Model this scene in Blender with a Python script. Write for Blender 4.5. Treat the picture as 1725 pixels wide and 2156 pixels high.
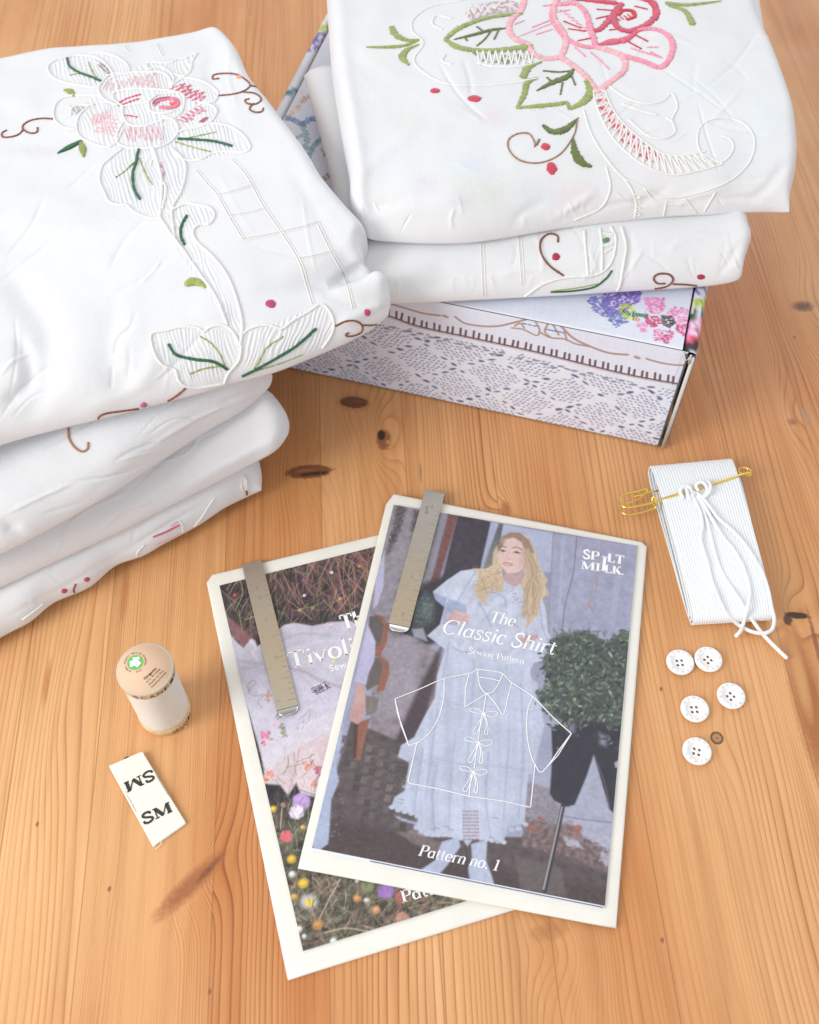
import bpy, bmesh, math, random
import numpy as np
from mathutils import Vector, Matrix
from mathutils.bvhtree import BVHTree

random.seed(7); RNG = np.random.default_rng(7)
for o in list(bpy.data.objects): bpy.data.objects.remove(o)
SC = bpy.context.scene
COL = SC.collection

# ------------------------------------------------------------------ camera
F_PX, TILT, ROLL, CAM_H = 2288.7, 0.99748066, 0.00865102, 0.557751608   # picture frame 1725 x 2156
FW = np.array([0, math.cos(TILT), -math.sin(TILT)])
_r = np.array([1.0, 0, 0]); _u = np.cross(_r, FW)
RT = math.cos(ROLL)*_r + math.sin(ROLL)*_u
UP = -math.sin(ROLL)*_r + math.cos(ROLL)*_u
EYE = np.array([0, 0, CAM_H])
cam_d = bpy.data.cameras.new('camera'); cam = bpy.data.objects.new('camera', cam_d); COL.objects.link(cam)
cam.matrix_world = Matrix(((RT[0], UP[0], -FW[0], EYE[0]), (RT[1], UP[1], -FW[1], EYE[1]), (RT[2], UP[2], -FW[2], EYE[2]), (0, 0, 0, 1)))
cam_d.sensor_fit = 'VERTICAL'; cam_d.sensor_height = 36; cam_d.lens = F_PX/2156*36
cam_d.clip_start = 0.01; cam_d.clip_end = 50
cam_d.dof.use_dof = True; cam_d.dof.focus_distance = 0.60; cam_d.dof.aperture_fstop = 9
SC.camera = cam

# ------------------------------------------------------------------ light
world = bpy.data.worlds.new("World"); SC.world = world; world.use_nodes = True
wn = world.node_tree; wn.nodes.clear()
wo = wn.nodes.new('ShaderNodeOutputWorld'); wb = wn.nodes.new('ShaderNodeBackground')
wc = wn.nodes.new('ShaderNodeTexCoord'); ws = wn.nodes.new('ShaderNodeSeparateXYZ')
wr = wn.nodes.new('ShaderNodeValToRGB')
wn.links.new(wc.outputs['Generated'], ws.inputs[0]); wn.links.new(ws.outputs[2], wr.inputs[0])
wn.links.new(wr.outputs[0], wb.inputs[0]); wn.links.new(wb.outputs[0], wo.inputs[0])
cr = wr.color_ramp
cr.elements[0].position = 0.0; cr.elements[0].color = (0.55, 0.42, 0.33, 1)
cr.elements[1].position = 1.0; cr.elements[1].color = (0.92, 0.95, 1.0, 1)
for p, c in ((0.25, (0.80, 0.84, 0.90, 1)), (0.78, (0.88, 0.94, 1.0, 1)), (0.835, (0.50, 0.49, 0.48, 1)), (0.862, (0.46, 0.44, 0.42, 1)), (0.882, (0.80, 0.60, 0.36, 1)), (0.925, (0.84, 0.68, 0.46, 1)), (0.95, (0.90, 0.90, 0.92, 1))):
    e = cr.elements.new(p); e.color = c
wb.inputs[1].default_value = 1.02

def area(name, loc, target, size, power, color):
    d = bpy.data.lights.new(name, 'AREA'); d.shape = 'RECTANGLE'; d.size = size[0]; d.size_y = size[1]
    d.energy = power; d.color = color
    o = bpy.data.objects.new(name, d); COL.objects.link(o); o.location = loc
    v = Vector(target)-Vector(loc); o.rotation_euler = v.to_track_quat('-Z', 'Y').to_euler()
    return o
area('window_light', (-1.18, -0.32, .86), (0, .36, .03), (0.62, 0.85), 17.0, (1.0, 0.985, 0.965))
area('rear_window_light', (0.5, 2.6, 1.6), (0, .45, .03), (1.6, 1.2), 10, (0.93, 0.96, 1.0))

SC.view_settings.view_transform = 'Standard'; SC.view_settings.look = 'None'
SC.view_settings.exposure = 0.0; SC.view_settings.gamma = 1.0
SC.render.resolution_x = 819; SC.render.resolution_y = 1024

# ------------------------------------------------------------------ helpers
def P(px, py, z=0.0):
    d = FW*F_PX + RT*(px-862.5) - UP*(py-1078)
    return EYE + d*((z-CAM_H)/d[2])
def ray(px, py):
    d = FW*F_PX + RT*(px-862.5) - UP*(py-1078)
    return d/np.linalg.norm(d)
def proj(X):
    d = np.asarray(X)-EYE; w = d@FW
    return 862.5+F_PX*(d@RT)/w, 1078-F_PX*(d@UP)/w
def lin(c):
    c = np.asarray(c, float)/255.0
    return np.where(c <= 0.04045, c/12.92, ((c+0.055)/1.055)**2.4)
def cv(k, ox, oy): return lambda pts: [(ox+k*p[0], oy+k*p[1])+tuple(p[2:]) for p in pts]
c1 = cv(.48825, 0, 0); c2 = cv(.66431, 579.0, 0); c3 = cv(.57979, 579.0, 526.4); c4 = cv(.39670, 0, 737.0)
c5 = cv(.48825, 579.0, 1000.1); cf = cv(.24412, 789.6, 1026.5); ce = cv(.24412, 1263.3, 937.0)
cb = cv(.21971, 410.6, 1131.7); cg = cv(.36620, 473.8, 1526.5); cl = cv(.23188, 184.2, 1316.0); csp = cv(.10070, 236.9, 1342.3)
crt = cv(.31743, 1210.7, 473.8)

def cr_spline(pts, n=None, step=None, closed=False):
    p = np.asarray(pts, float)
    if closed: q = np.vstack([p[-1:], p, p[:2]])
    else: q = np.vstack([2*p[0]-p[1], p, 2*p[-1]-p[-2]])
    segs = len(q)-3; out = []
    for i in range(segs):
        a, b, c, d = q[i:i+4]
        L = np.linalg.norm((c-b)[:2 if step else 3]); m = max(2, int(L/step)) if step else n
        t = np.linspace(0, 1, m, endpoint=False)[:, None]
        out.append(.5*((2*b)+(-a+c)*t+(2*a-5*b+4*c-d)*t*t+(-a+3*b-3*c+d)*t**3))
    if not closed: out.append(p[-1:])
    return np.vstack(out)
def resample(pts, n):
    s = np.r_[0, np.cumsum(np.linalg.norm(np.diff(pts, axis=0), axis=1))]
    t = np.linspace(0, s[-1], n)
    return np.stack([np.interp(t, s, pts[:, k]) for k in range(pts.shape[1])], 1)

def gnoise(x, y, seed=0):
    x = np.asarray(x, float); y = np.asarray(y, float)
    xi = np.floor(x).astype(np.int64); yi = np.floor(y).astype(np.int64); fx = x-xi; fy = y-yi
    def g(i, j):
        h = (i*374761393 + j*668265263 + seed*974634777) & 0xffffffff
        h = ((h ^ (h >> 13))*1274126177) & 0xffffffff
        h = h ^ (h >> 16); a = (h & 0xffff)/65536.0*2*np.pi
        return np.cos(a), np.sin(a)
    u = fx*fx*fx*(fx*(fx*6-15)+10); v = fy*fy*fy*(fy*(fy*6-15)+10)
    def d(i, j, dx, dy):
        a, b = g(i, j); return a*dx+b*dy
    n0 = d(xi, yi, fx, fy)*(1-u)+d(xi+1, yi, fx-1, fy)*u
    n1 = d(xi, yi+1, fx, fy-1)*(1-u)+d(xi+1, yi+1, fx-1, fy-1)*u
    return (n0*(1-v)+n1*v)*1.4
def fbm(x, y, o=4, seed=0):
    s = 0; a = 1
    for k in range(o): s = s+a*gnoise(x*2**k, y*2**k, seed+k*17); a *= .5
    return s

def mesh_arrays(name, V, Fq, cols=None, uv=None, smooth=True):
    """V (n,3), Fq (m,4) quads (or (m,3))"""
    V = np.asarray(V, np.float32); Fq = np.asarray(Fq, np.int32); m, k = Fq.shape
    me = bpy.data.meshes.new(name)
    me.vertices.add(len(V)); me.vertices.foreach_set('co', V.ravel())
    me.loops.add(m*k); me.loops.foreach_set('vertex_index', Fq.ravel())
    me.polygons.add(m); me.polygons.foreach_set('loop_start', np.arange(0, m*k, k, dtype=np.int32))
    me.update(calc_edges=True)
    me.polygons.foreach_set('use_smooth', np.full(m, smooth))
    if cols is not None:
        c = np.ones((len(V), 4), np.float32); c[:, :3] = cols
        at = me.color_attributes.new('Col', 'FLOAT_COLOR', 'POINT'); at.data.foreach_set('color', c.ravel())
    if uv is not None:
        ul = me.uv_layers.new(name='UVMap'); ul.data.foreach_set('uv', np.asarray(uv, np.float32)[Fq.ravel()].ravel())
    me.update(); return me
def grid_faces(nr, nc, off=0, wrap=False, flip=False):
    r = np.arange(nr-1)[:, None]; c = np.arange(nc if wrap else nc-1)[None, :]; c2 = (c+1) % nc
    q = np.stack([r*nc+c+0*r, r*nc+c2, (r+1)*nc+c2, (r+1)*nc+c+0*c2], -1).reshape(-1, 4)+off
    return q[:, ::-1] if flip else q

def link(name, me, mat=None, parent=None):
    o = bpy.data.objects.new(name, me); COL.objects.link(o)
    if mat is not None and me is not None: me.materials.append(mat)
    if parent is not None: o.parent = parent; o.matrix_parent_inverse = parent.matrix_world.inverted()
    return o
def thing(name, label, cat, loc=(0, 0, 0), rz=0, group=None):
    o = bpy.data.objects.new(name, None); COL.objects.link(o); o.empty_display_size = .01
    o.location = loc; o.rotation_euler = (0, 0, rz); o.matrix_world = Matrix.Translation(loc) @ Matrix.Rotation(rz, 4, 'Z')
    o['label'] = label; o['category'] = cat
    if group: o['group'] = group
    return o

class MB:
    def __init__(s): s.V = []; s.F = []; s.C = []; s.U = []; s.n = 0; s.marks = []
    def add(s, V, F, C=None, U=None):
        V = np.asarray(V, float); s.V.append(V); s.F.append(np.asarray(F)+s.n); s.n += len(V)
        s.C.append(np.broadcast_to(np.asarray((1, 1, 1) if C is None else C, float), (len(V), 3)))
        s.U.append(np.zeros((len(V), 2)) if U is None else U)
    def mark(s):
        if not s.marks or s.marks[-1] != s.n: s.marks.append(s.n)
    def each(s, name, mat, parent, smooth):
        V = np.vstack(s.V); C = np.vstack(s.C); U = np.vstack(s.U); mk = s.marks+[s.n]; mk[0] = 0; o = None
        for a, b in zip(mk[:-1], mk[1:]):
            if b <= a: continue
            m = MB(); m.V = [V[a:b]]; m.C = [C[a:b]]; m.U = [U[a:b]]; m.F = [f-a for f in s.F if len(f) and a <= f.min() < b]; m.n = b-a
            o = m.build(name, mat, parent, smooth)
        return o
    def build(s, name, mat, parent=None, smooth=True):
        if len(s.marks) > 1: return s.each(name, mat, parent, smooth)
        Fq = []
        for f in s.F:
            if f.shape[1] == 3: f = np.c_[f, f[:, 2]]
            Fq.append(f)
        F = np.vstack(Fq); tri = F[:, 2] == F[:, 3]
        V = np.vstack(s.V); C = np.vstack(s.C); U = np.vstack(s.U)
        if tri.any():
            q = F[~tri]; t = F[tri][:, :3]; me = bpy.data.meshes.new(name)
            me.from_pydata(V.tolist(), [], q.tolist()+t.tolist()); me.polygons.foreach_set('use_smooth', np.full(len(F), smooth))
            c = np.ones((len(V), 4), np.float32); c[:, :3] = C
            at = me.color_attributes.new('Col', 'FLOAT_COLOR', 'POINT'); at.data.foreach_set('color', c.ravel()); me.update()
        else: me = mesh_arrays(name, V, F, C, U, smooth)
        return link(name, me, mat, parent)
    def tube(s, path, w, h=None, nrm=None, color=(1, 1, 1), sides=8, caps=True, cj=0.0):
        """path (n,3); w half width (scalar or n), h half height; nrm surface normals (n,3)"""
        p = np.asarray(path, float); n = len(p)
        if n < 2: return
        w = np.broadcast_to(np.asarray(w, float), (n,)).copy(); h = w if h is None else np.broadcast_to(np.asarray(h, float), (n,)).copy()
        T = np.gradient(p, axis=0); T /= np.linalg.norm(T, axis=1)[:, None]+1e-12
        if nrm is None:
            N = np.zeros_like(T); a = np.array([0, 0, 1.0]) if abs(T[0][2]) < .9 else np.array([1.0, 0, 0])
            for i in range(n):
                a = a-T[i]*(a@T[i]); a /= np.linalg.norm(a)+1e-12; N[i] = a
        else:
            N = np.broadcast_to(nrm, (n, 3)); N = N-T*(N*T).sum(1)[:, None]; N = N/(np.linalg.norm(N, axis=1)[:, None]+1e-12)
        B = np.cross(T, N)
        if caps:
            p = np.vstack([p[0]-T[0]*w[0]*.5, p, p[-1]+T[-1]*w[-1]*.5]); w = np.r_[w[0]*.35, w, w[-1]*.35]; h = np.r_[h[0]*.35, h, h[-1]*.35]
            N = np.vstack([N[:1], N, N[-1:]]); B = np.vstack([B[:1], B, B[-1:]]); n += 2
        a = np.linspace(0, 2*np.pi, sides, endpoint=False)
        V = p[:, None]+B[:, None]*(np.cos(a)[None, :, None]*w[:, None, None])+N[:, None]*(np.sin(a)[None, :, None]*h[:, None, None])
        L = np.r_[0, np.cumsum(np.linalg.norm(np.diff(p, axis=0), axis=1))]
        U = np.stack([np.repeat(L[:, None], sides, 1), np.repeat((a/(2*np.pi))[None], n, 0)], -1).reshape(-1, 2)
        C = np.broadcast_to(np.asarray(color, float), (n, 3))[:, None].repeat(sides, 1).reshape(-1, 3)
        if cj: C = C*(1+cj*RNG.standard_normal((n, 1)).repeat(sides, 0).reshape(-1, 1))
        base = s.n
        F = grid_faces(n, sides, wrap=True)
        V = V.reshape(-1, 3)
        s.add(V, F, np.clip(C, 0, 1), U)
        if caps:
            c0 = V[:sides].mean(0); c9 = V[-sides:].mean(0)
            for cc, b0, fl in ((c0, 0, 1), (c9, (n-1)*sides, 0)):
                k = np.arange(sides)
                f = np.stack([k+b0, (k+1) % sides+b0], 1)
                # fan as degenerate-free quads: pair of triangles avoided by sharing ring centre
                idx = b0+np.arange(sides)
                q = []
                for j in range(1, sides-1, 2):
                    q.append([idx[0], idx[j], idx[j+1], idx[(j+2) % sides]])
                q = np.array(q)
                if sides % 2 == 0: s.F.append((q[:, ::-1] if fl else q)+base)
                s.V.append(np.zeros((0, 3))); s.C.append(np.zeros((0, 3))); s.U.append(np.zeros((0, 2)))
    def box(s, o, ax, ay, az, color=(1, 1, 1)):
        o, ax, ay, az = map(np.asarray, (o, ax, ay, az))
        V = [o+i*ax+j*ay+k*az for k in (0, 1) for j in (0, 1) for i in (0, 1)]
        s.add(V, [[0, 2, 3, 1], [4, 5, 7, 6], [0, 1, 5, 4], [2, 6, 7, 3], [0, 4, 6, 2], [1, 3, 7, 5]], color)

def bevel(o, w, seg=2):
    m = o.modifiers.new('bevel', 'BEVEL'); m.width = w; m.segments = seg; m.limit_method = 'ANGLE'; m.angle_limit = .6
    return o

# ------------------------------------------------------------------ materials
class NT:
    def __init__(s, name):
        s.m = bpy.data.materials.new(name); s.m.use_nodes = True; s.t = s.m.node_tree; s.t.nodes.clear()
        s.out = s.t.nodes.new('ShaderNodeOutputMaterial'); s.b = s.t.nodes.new('ShaderNodeBsdfPrincipled')
        s.t.links.new(s.b.outputs[0], s.out.inputs[0])
    def n(s, typ, **kw):
        x = s.t.nodes.new(typ)
        for k, v in kw.items(): setattr(x, k, v)
        return x
    def set(s, sock, v):
        if isinstance(v, bpy.types.NodeSocket): s.t.links.new(v, sock)
        else: sock.default_value = v
    def math(s, op, a, b=0.0, c=None, clamp=False):
        x = s.n('ShaderNodeMath', operation=op); x.use_clamp = clamp
        s.set(x.inputs[0], a); s.set(x.inputs[1], b)
        if c is not None: s.set(x.inputs[2], c)
        return x.outputs[0]
    def comb(s, x, y, z=0.0):
        n = s.n('ShaderNodeCombineXYZ'); s.set(n.inputs[0], x); s.set(n.inputs[1], y); s.set(n.inputs[2], z); return n.outputs[0]
    def noise(s, vec, scale=5, detail=2, rough=.5, dist=0.0):
        n = s.n('ShaderNodeTexNoise'); s.set(n.inputs['Vector'], vec); n.inputs['Scale'].default_value = scale
        n.inputs['Detail'].default_value = detail; n.inputs['Roughness'].default_value = rough; n.inputs['Distortion'].default_value = dist
        return n.outputs[0]
    def ramp(s, f, stops, interp='LINEAR'):
        n = s.n('ShaderNodeValToRGB'); s.set(n.inputs[0], f); c = n.color_ramp; c.interpolation = interp
        c.elements[0].position = stops[0][0]; c.elements[0].color = (*stops[0][1], 1)
        c.elements[1].position = stops[-1][0]; c.elements[1].color = (*stops[-1][1], 1)
        for p, col in stops[1:-1]:
            e = c.elements.new(p); e.color = (*col, 1)
        return n.outputs[0]
    def mix(s, f, a, b, mode='MIX'):
        n = s.n('ShaderNodeMix', data_type='RGBA', blend_type=mode); s.set(n.inputs[0], f)
        s.set(n.inputs[6], a if isinstance(a, bpy.types.NodeSocket) else (*a, 1)); s.set(n.inputs[7], b if isinstance(b, bpy.types.NodeSocket) else (*b, 1))
        return n.outputs[2]
    def bump(s, h, strength=.3, dist=.001, prev=None):
        n = s.n('ShaderNodeBump'); s.set(n.inputs['Height'], h); n.inputs['Strength'].default_value = strength; n.inputs['Distance'].default_value = dist
        if prev is not None: s.t.links.new(prev, n.inputs['Normal'])
        return n.outputs[0]
    def obj(s): return s.n('ShaderNodeTexCoord').outputs['Object']
    def P(s, **kw):
        for k, v in kw.items(): s.set(s.b.inputs[k.replace('_', ' ')], v)
        return s.m

def mat_cloth():
    t = NT('white_cotton'); at = t.n('ShaderNodeAttribute', attribute_name='Col'); co = t.obj()
    w = t.n('ShaderNodeTexWave', wave_type='BANDS', bands_direction='X'); t.set(w.inputs['Vector'], co); w.inputs['Scale'].default_value = 420; w.inputs['Distortion'].default_value = 1.5
    w2 = t.n('ShaderNodeTexWave', wave_type='BANDS', bands_direction='Y'); t.set(w2.inputs['Vector'], co); w2.inputs['Scale'].default_value = 420; w2.inputs['Distortion'].default_value = 1.5
    h = t.math('ADD', w.outputs[1], w2.outputs[1])
    nz = t.noise(co, 900, 3, .6)
    nb = t.bump(h, .16, .0002); nb = t.bump(nz, .30, .0003, nb)
    nb = t.bump(t.noise(co, 230, 4, .65), .16, .0006, nb)
    nb = t.bump(t.noise(co, 42, 3, .55), .22, .0016, nb)
    tint = t.ramp(t.noise(co, 16, 4, .6), [(0.3, (.94, .945, .955)), (.7, (1, 1, 1))])
    return t.P(Base_Color=t.mix(1.0, at.outputs[0], tint, 'MULTIPLY'), Roughness=.95, Specular_IOR_Level=.2, Normal=nb)
def mat_thread():
    t = NT('embroidery_thread'); at = t.n('ShaderNodeAttribute', attribute_name='Col'); uv = t.n('ShaderNodeTexCoord').outputs['UV']
    sx = t.n('ShaderNodeSeparateXYZ'); t.set(sx.inputs[0], uv)
    a = t.math('ADD', t.math('MULTIPLY', sx.outputs[0], 1/0.0011), sx.outputs[1])
    s_ = t.math('SINE', t.math('MULTIPLY', a, 6.2832))
    nz = t.noise(t.obj(), 2500, 2)
    col = t.mix(t.math('MULTIPLY_ADD', s_, .035, .035), at.outputs[0], (0, 0, 0))
    return t.P(Base_Color=col, Roughness=.5, Sheen_Weight=.2, Normal=t.bump(nz, .15, .0001, t.bump(s_, .25, .0001)))
def mat_print(rough=.42, grain=.03):
    t = NT('printed_card'); at = t.n('ShaderNodeAttribute', attribute_name='Col'); co = t.obj()
    g = t.noise(co, 1700, 3, .7)
    col = t.mix(1.0, at.outputs[0], t.ramp(g, [(.2, (1-grain*2,)*3), (.8, (1, 1, 1))]), 'MULTIPLY')
    return t.P(Base_Color=col, Roughness=rough, Normal=t.bump(t.noise(co, 600, 2), .05, .0002))
def mat_plain(name, c, rough=.5, metal=0.0, bump_s=0, bump_sc=500, **kw):
    t = NT(name); co = t.obj()
    col = t.mix(1.0, tuple(lin(c)), t.ramp(t.noise(co, 60, 4), [(.25, (.93, .93, .93)), (.75, (1, 1, 1))]), 'MULTIPLY')
    a = dict(Base_Color=col, Roughness=rough, Metallic=metal)
    if bump_s: a['Normal'] = t.bump(t.noise(co, bump_sc, 3), bump_s, .0003)
    return t.P(**a, **kw)
M_CLOTH = mat_cloth(); M_THREAD = mat_thread(); M_PRINT = mat_print()
M_INK_W = mat_plain('white_ink', (250, 250, 252), .5)
M_INK_K = mat_plain('black_ink', (52, 48, 44), .6)
M_PAPER = mat_plain('cream_paper', (236, 233, 224), .55, bump_s=.10, bump_sc=160)
M_PAGE = mat_plain('white_page', (232, 235, 244), .5)

# wood -----------------------------------------------------------------------
SLANT = -0.066
def mat_wood():
    t = NT('pine_wood'); co = t.n('ShaderNodeNewGeometry').outputs['Position']
    sx = t.n('ShaderNodeSeparateXYZ'); t.set(sx.inputs[0], co); X, Y = sx.outputs[0], sx.outputs[1]
    M = t.math
    xs = M('SUBTRACT', X, M('MULTIPLY', Y, SLANT))              # across the grain
    # plank limits (across)
    seams = [-0.335, -0.265, -0.196, -0.152, -0.0875, -0.030, 0.0235, 0.0785, 0.1345, 0.2290, 0.283, 0.345]
    pid = None
    for s in seams:
        g = M('GREATER_THAN', xs, s); pid = g if pid is None else M('ADD', pid, g)
    wn_ = t.n('ShaderNodeTexWhiteNoise', noise_dimensions='1D'); t.set(wn_.inputs['W'], pid)
    rnd = wn_.outputs[0]
    wn2 = t.n('ShaderNodeTexWhiteNoise', noise_dimensions='1D'); t.set(wn2.inputs['W'], M('ADD', pid, 31.7)); rnd2 = wn2.outputs[0]
    # field
    lv = t.comb(M('MULTIPLY_ADD', pid, .37, M('MULTIPLY', xs, 9.0)), M('MULTIPLY', Y, 2.2), M('MULTIPLY', pid, 3.1))
    n1 = t.noise(lv, 1.0, 2, .5)
    lv2 = t.comb(M('MULTIPLY', xs, 60.0), M('MULTIPLY', Y, 9.0), pid); n2 = t.noise(lv2, 1.0, 2, .5)
    fld = M('ADD', xs, M('MULTIPLY', M('SUBTRACT', n1, .5), .026))
    fld = M('ADD', fld, M('MULTIPLY', M('SUBTRACT', n2, .5), .0015))
    def gauss(kx, ky, rx, ry, ang=0.0):
        dx = M('SUBTRACT', X, kx); dy = M('SUBTRACT', Y, ky)
        if ang:
            c, s = math.cos(ang), math.sin(ang)
            u = M('ADD', M('MULTIPLY', dx, c), M('MULTIPLY', dy, s)); v = M('SUBTRACT', M('MULTIPLY', dy, c), M('MULTIPLY', dx, s))
        else: u, v = dx, dy
        u = M('DIVIDE', u, rx); v = M('DIVIDE', v, ry)
        q = M('ADD', M('MULTIPLY', u, u), M('MULTIPLY', v, v)); return q, M('EXPONENT', M('MULTIPLY', q, -1.0))
    # warps: kx, ky, rx, ry, amplitude, angle
    for k in [(-.037, .445, .014, .030, .012, 0), (-.0165, .417, .010, .028, .017, 0), (-.063, .390, .018, .026, .010, 0),
              (.166, .217, .009, .030, .007, 0), (.2215, .238, .0095, .058, .016, .03), (.224, .293, .012, .016, .010, 0),
              (.057, .358, .009, .013, -.012, 0), (.273, .534, .016, .040, .014, 0), (-.107, .140, .016, .030, .010, -.7),
              (.078, .108, .017, .022, -.016, 0), (.245, .438, .010, .030, .010, 0), (-.190, .230, .010, .05, .006, 0), (.262, .115, .02, .06, -.004, 0)]:
        q, g = gauss(k[0], k[1], k[2], k[3], k[5]); fld = M('ADD', fld, M('MULTIPLY', g, k[4]))
    period = M('MULTIPLY_ADD', rnd, .0030, .0012)
    ph = M('ADD', M('DIVIDE', fld, period), M('MULTIPLY', rnd2, 7.0))
    # irregular ring widths
    ph = M('ADD', ph, M('ADD', M('MULTIPLY', M('SINE', M('MULTIPLY', ph, .83)), .42), M('MULTIPLY', M('SINE', M('MULTIPLY', ph, .37)), .55)))
    fr = M('FRACT', ph)
    col = t.ramp(fr, [(0, (.705, .385, .185)), (.50, (.680, .355, .160)), (.78, (.590, .270, .105)), (.90, (.345, .115, .036)), (.95, (.40, .15, .05)), (1, (.705, .385, .185))])
    # soften where period gets fine: blend with mean
    soft = t.noise(t.comb(M('MULTIPLY', xs, 25), M('MULTIPLY', Y, 4), 5), 1.0, 3, .6)
    col = t.mix(t.math('MULTIPLY', M('MULTIPLY_ADD', rnd2, .35, 0.0), M('GREATER_THAN', rnd2, .5)), col, (.69, .37, .17))
    col = t.mix(t.ramp(soft, [(.32, (.0,)*3), (.62, (.82,)*3)]), col, (.655, .330, .145))
    # broad tone per plank and streak
    tone = t.ramp(rnd2, [(0, (.86, .74, .62)), (.35, (1.02, 1.03, 1.03)), (.65, (.94, .85, .76)), (1, (1.12, 1.25, 1.38))])
    col = t.mix(1.0, col, tone, 'MULTIPLY')
    st = t.noise(t.comb(M('MULTIPLY', xs, 160), M('MULTIPLY', Y, 5), 2), 1.0, 4, .6)
    col = t.mix(1.0, col, t.ramp(st, [(.25, (.82, .77, .70)), (.5, (1, 1, 1)), (.8, (1.10, 1.13, 1.16))]), 'MULTIPLY')
    big = t.noise(t.comb(M('MULTIPLY', xs, 14), M('MULTIPLY', Y, 3.0), 9), 1.0, 3, .55)
    col = t.mix(1.0, col, t.ramp(big, [(.3, (.84, .68, .54)), (.52, (1, 1, 1)), (.74, (1.10, 1.20, 1.30))]), 'MULTIPLY')
    # fine fibre
    fib = t.noise(t.comb(M('MULTIPLY', xs, 2600), M('MULTIPLY', Y, 60), 2), 1.0, 2, .6)
    col = t.mix(1.0, col, t.ramp(fib, [(.3, (.95, .94, .92)), (.7, (1.02, 1.02, 1.02))]), 'MULTIPLY')
    # knots: dark hearts with rings
    def spot(kx, ky, rx, ry, ang, c, strength, edge=.6, nz=.9):
        nonlocal col
        q, g = gauss(kx, ky, rx, ry, ang)
        n = t.noise(t.comb(M('MULTIPLY', X, 420), M('MULTIPLY', Y, 420), 3), 1.0, 3, .6)
        f = M('SUBTRACT', 1.0, M('ADD', q, M('MULTIPLY', M('SUBTRACT', n, .5), nz)))
        f = M('MULTIPLY', M('DIVIDE', f, edge, clamp=True), strength); col = t.mix(f, col, c)
    spot(-.037, .4450, .0100, .0052, -.10, (.075, .026, .014), .95, .35, 1.1)
    spot(-.0345, .4458, .0045, .0014, -.15, (.20, .075, .035), .6, .5, 1.0)
    spot(-.037, .4450, .0135, .0085, -.10, (.26, .09, .03), .45, .9)
    spot(-.0168, .4150, .0055, .0095, 0, (.20, .06, .02), .8, .6)
    spot(-.0185, .4185, .0030, .0045, 0, (.030, .012, .008), .95, .5)
    spot(-.0140, .4130, .0016, .0020, 0, (.55, .27, .11), .7, .5)
    spot(-.0630, .3895, .0160, .0056, .10, (.19, .065, .026), .95, .35, 1.2)
    spot(-.0600, .3880, .0110, .0016, .14, (.05, .018, .010), .9, .5, 1.2)
    spot(-.0660, .3905, .0070, .0010, .12, (.34, .14, .06), .6, .5, 1.0)
    spot(.1668, .2168, .0040, .0040, 0, (.06, .03, .014), .9, .35, .3)
    spot(.1668, .2168, .0028, .0028, 0, (.42, .22, .10), .95, .4, .3)
    spot(.1668, .2168, .0005, .0005, 0, (.08, .03, .02), .9, .4, .3)
    spot(.2200, .2350, .0105, .0580, .03, (.36, .115, .035), .9, .9, .7)
    spot(.2185, .2520, .0045, .0300, .03, (.60, .31, .13), .8, .9, .6)
    spot(.2240, .2915, .0085, .0024, -.1, (.028, .014, .010), .96, .5, 1.0)
    spot(.2180, .2885, .0030, .0040, 0, (.06, .025, .014), .9, .6, 1.2)
    spot(.2315, .2700, .0018, .0300, .04, (.22, .07, .03), .8, .8, 1.0)
    spot(.0590, .3630, .0040, .0070, .1, (.33, .12, .04), .75, .9)
    spot(.2730, .5336, .0090, .0060, 0, (.10, .04, .025), .9, .9)
    spot(.2570, .4380, .0050, .0070, 0, (.36, .24, .15), .6, .9)
    spot(.2470, .4320, .0040, .0035, 0, (.25, .09, .04), .7, .9)
    spot(-.1080, .1370, .0270, .0060, .82, (.34, .11, .04), .95, .9, .9)
    spot(-.0990, .1455, .0110, .0020, .9, (.12, .04, .02), .7, 1.0, 1.0)
    spot(.0700, .1165, .0120, .0050, .2, (.36, .14, .05), .7, 1.2, 1.2)
    spot(-.200, .245, .0022, .018, .06, (.42, .15, .045), .7, 1.0, .7)
    spot(-.165, .300, .0030, .020, .06, (.42, .15, .045), .6, 1.0, .7)
    spot(.165, .42, .0016, .016, .06, (.38, .13, .045), .6, 1.0, .7)
    spot(.195, .47, .0022, .020, .06, (.38, .13, .045), .6, 1.0, .7)
    spot(.0067, .390, .0010, .010, .03, (.10, .09, .06), .6, 1.0, 1.0)
    for (sx_, sy_) in ((.128, .335), (-.19, .167), (.125, .113), (-.148, .135), (.2, .1), (.262, .505), (-.093, .088), (.14, .245)):
        spot(sx_, sy_, .0011, .0018, 0, (.16, .07, .035), .8, .8, .8)
    col = t.mix(1.0, col, (1.05, 1.075, 1.04), 'MULTIPLY')
    # seams: thin darker joint
    sm = None
    for s in seams:
        d = M('ABSOLUTE', M('SUBTRACT', xs, s)); g = M('SUBTRACT', 1.0, M('DIVIDE', d, .00045), clamp=True)
        sm = g if sm is None else M('ADD', sm, g)
    col = t.mix(M('MULTIPLY', sm, .75), col, (.26, .10, .04))
    # dents and scratches (pale)
    vo = t.n('ShaderNodeTexVoronoi', feature='F1'); t.set(vo.inputs['Vector'], t.comb(M('MULTIPLY', X, 38), M('MULTIPLY', Y, 26), 0)); vo.inputs['Scale'].default_value = 1.0
    dent = M('SUBTRACT', 1.0, M('DIVIDE', vo.outputs['Distance'], .035), clamp=True)
    col = t.mix(M('MULTIPLY', dent, .5), col, (.80, .50, .27))
    
    nb = t.bump(fr, .05, .0002); nb = t.bump(fib, .10, .0002, nb); nb = t.bump(dent, -.35, .0005, nb)
    rg = t.ramp(t.noise(co, 30, 4, .6), [(.3, (.36,)*3), (.7, (.50,)*3)])
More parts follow.
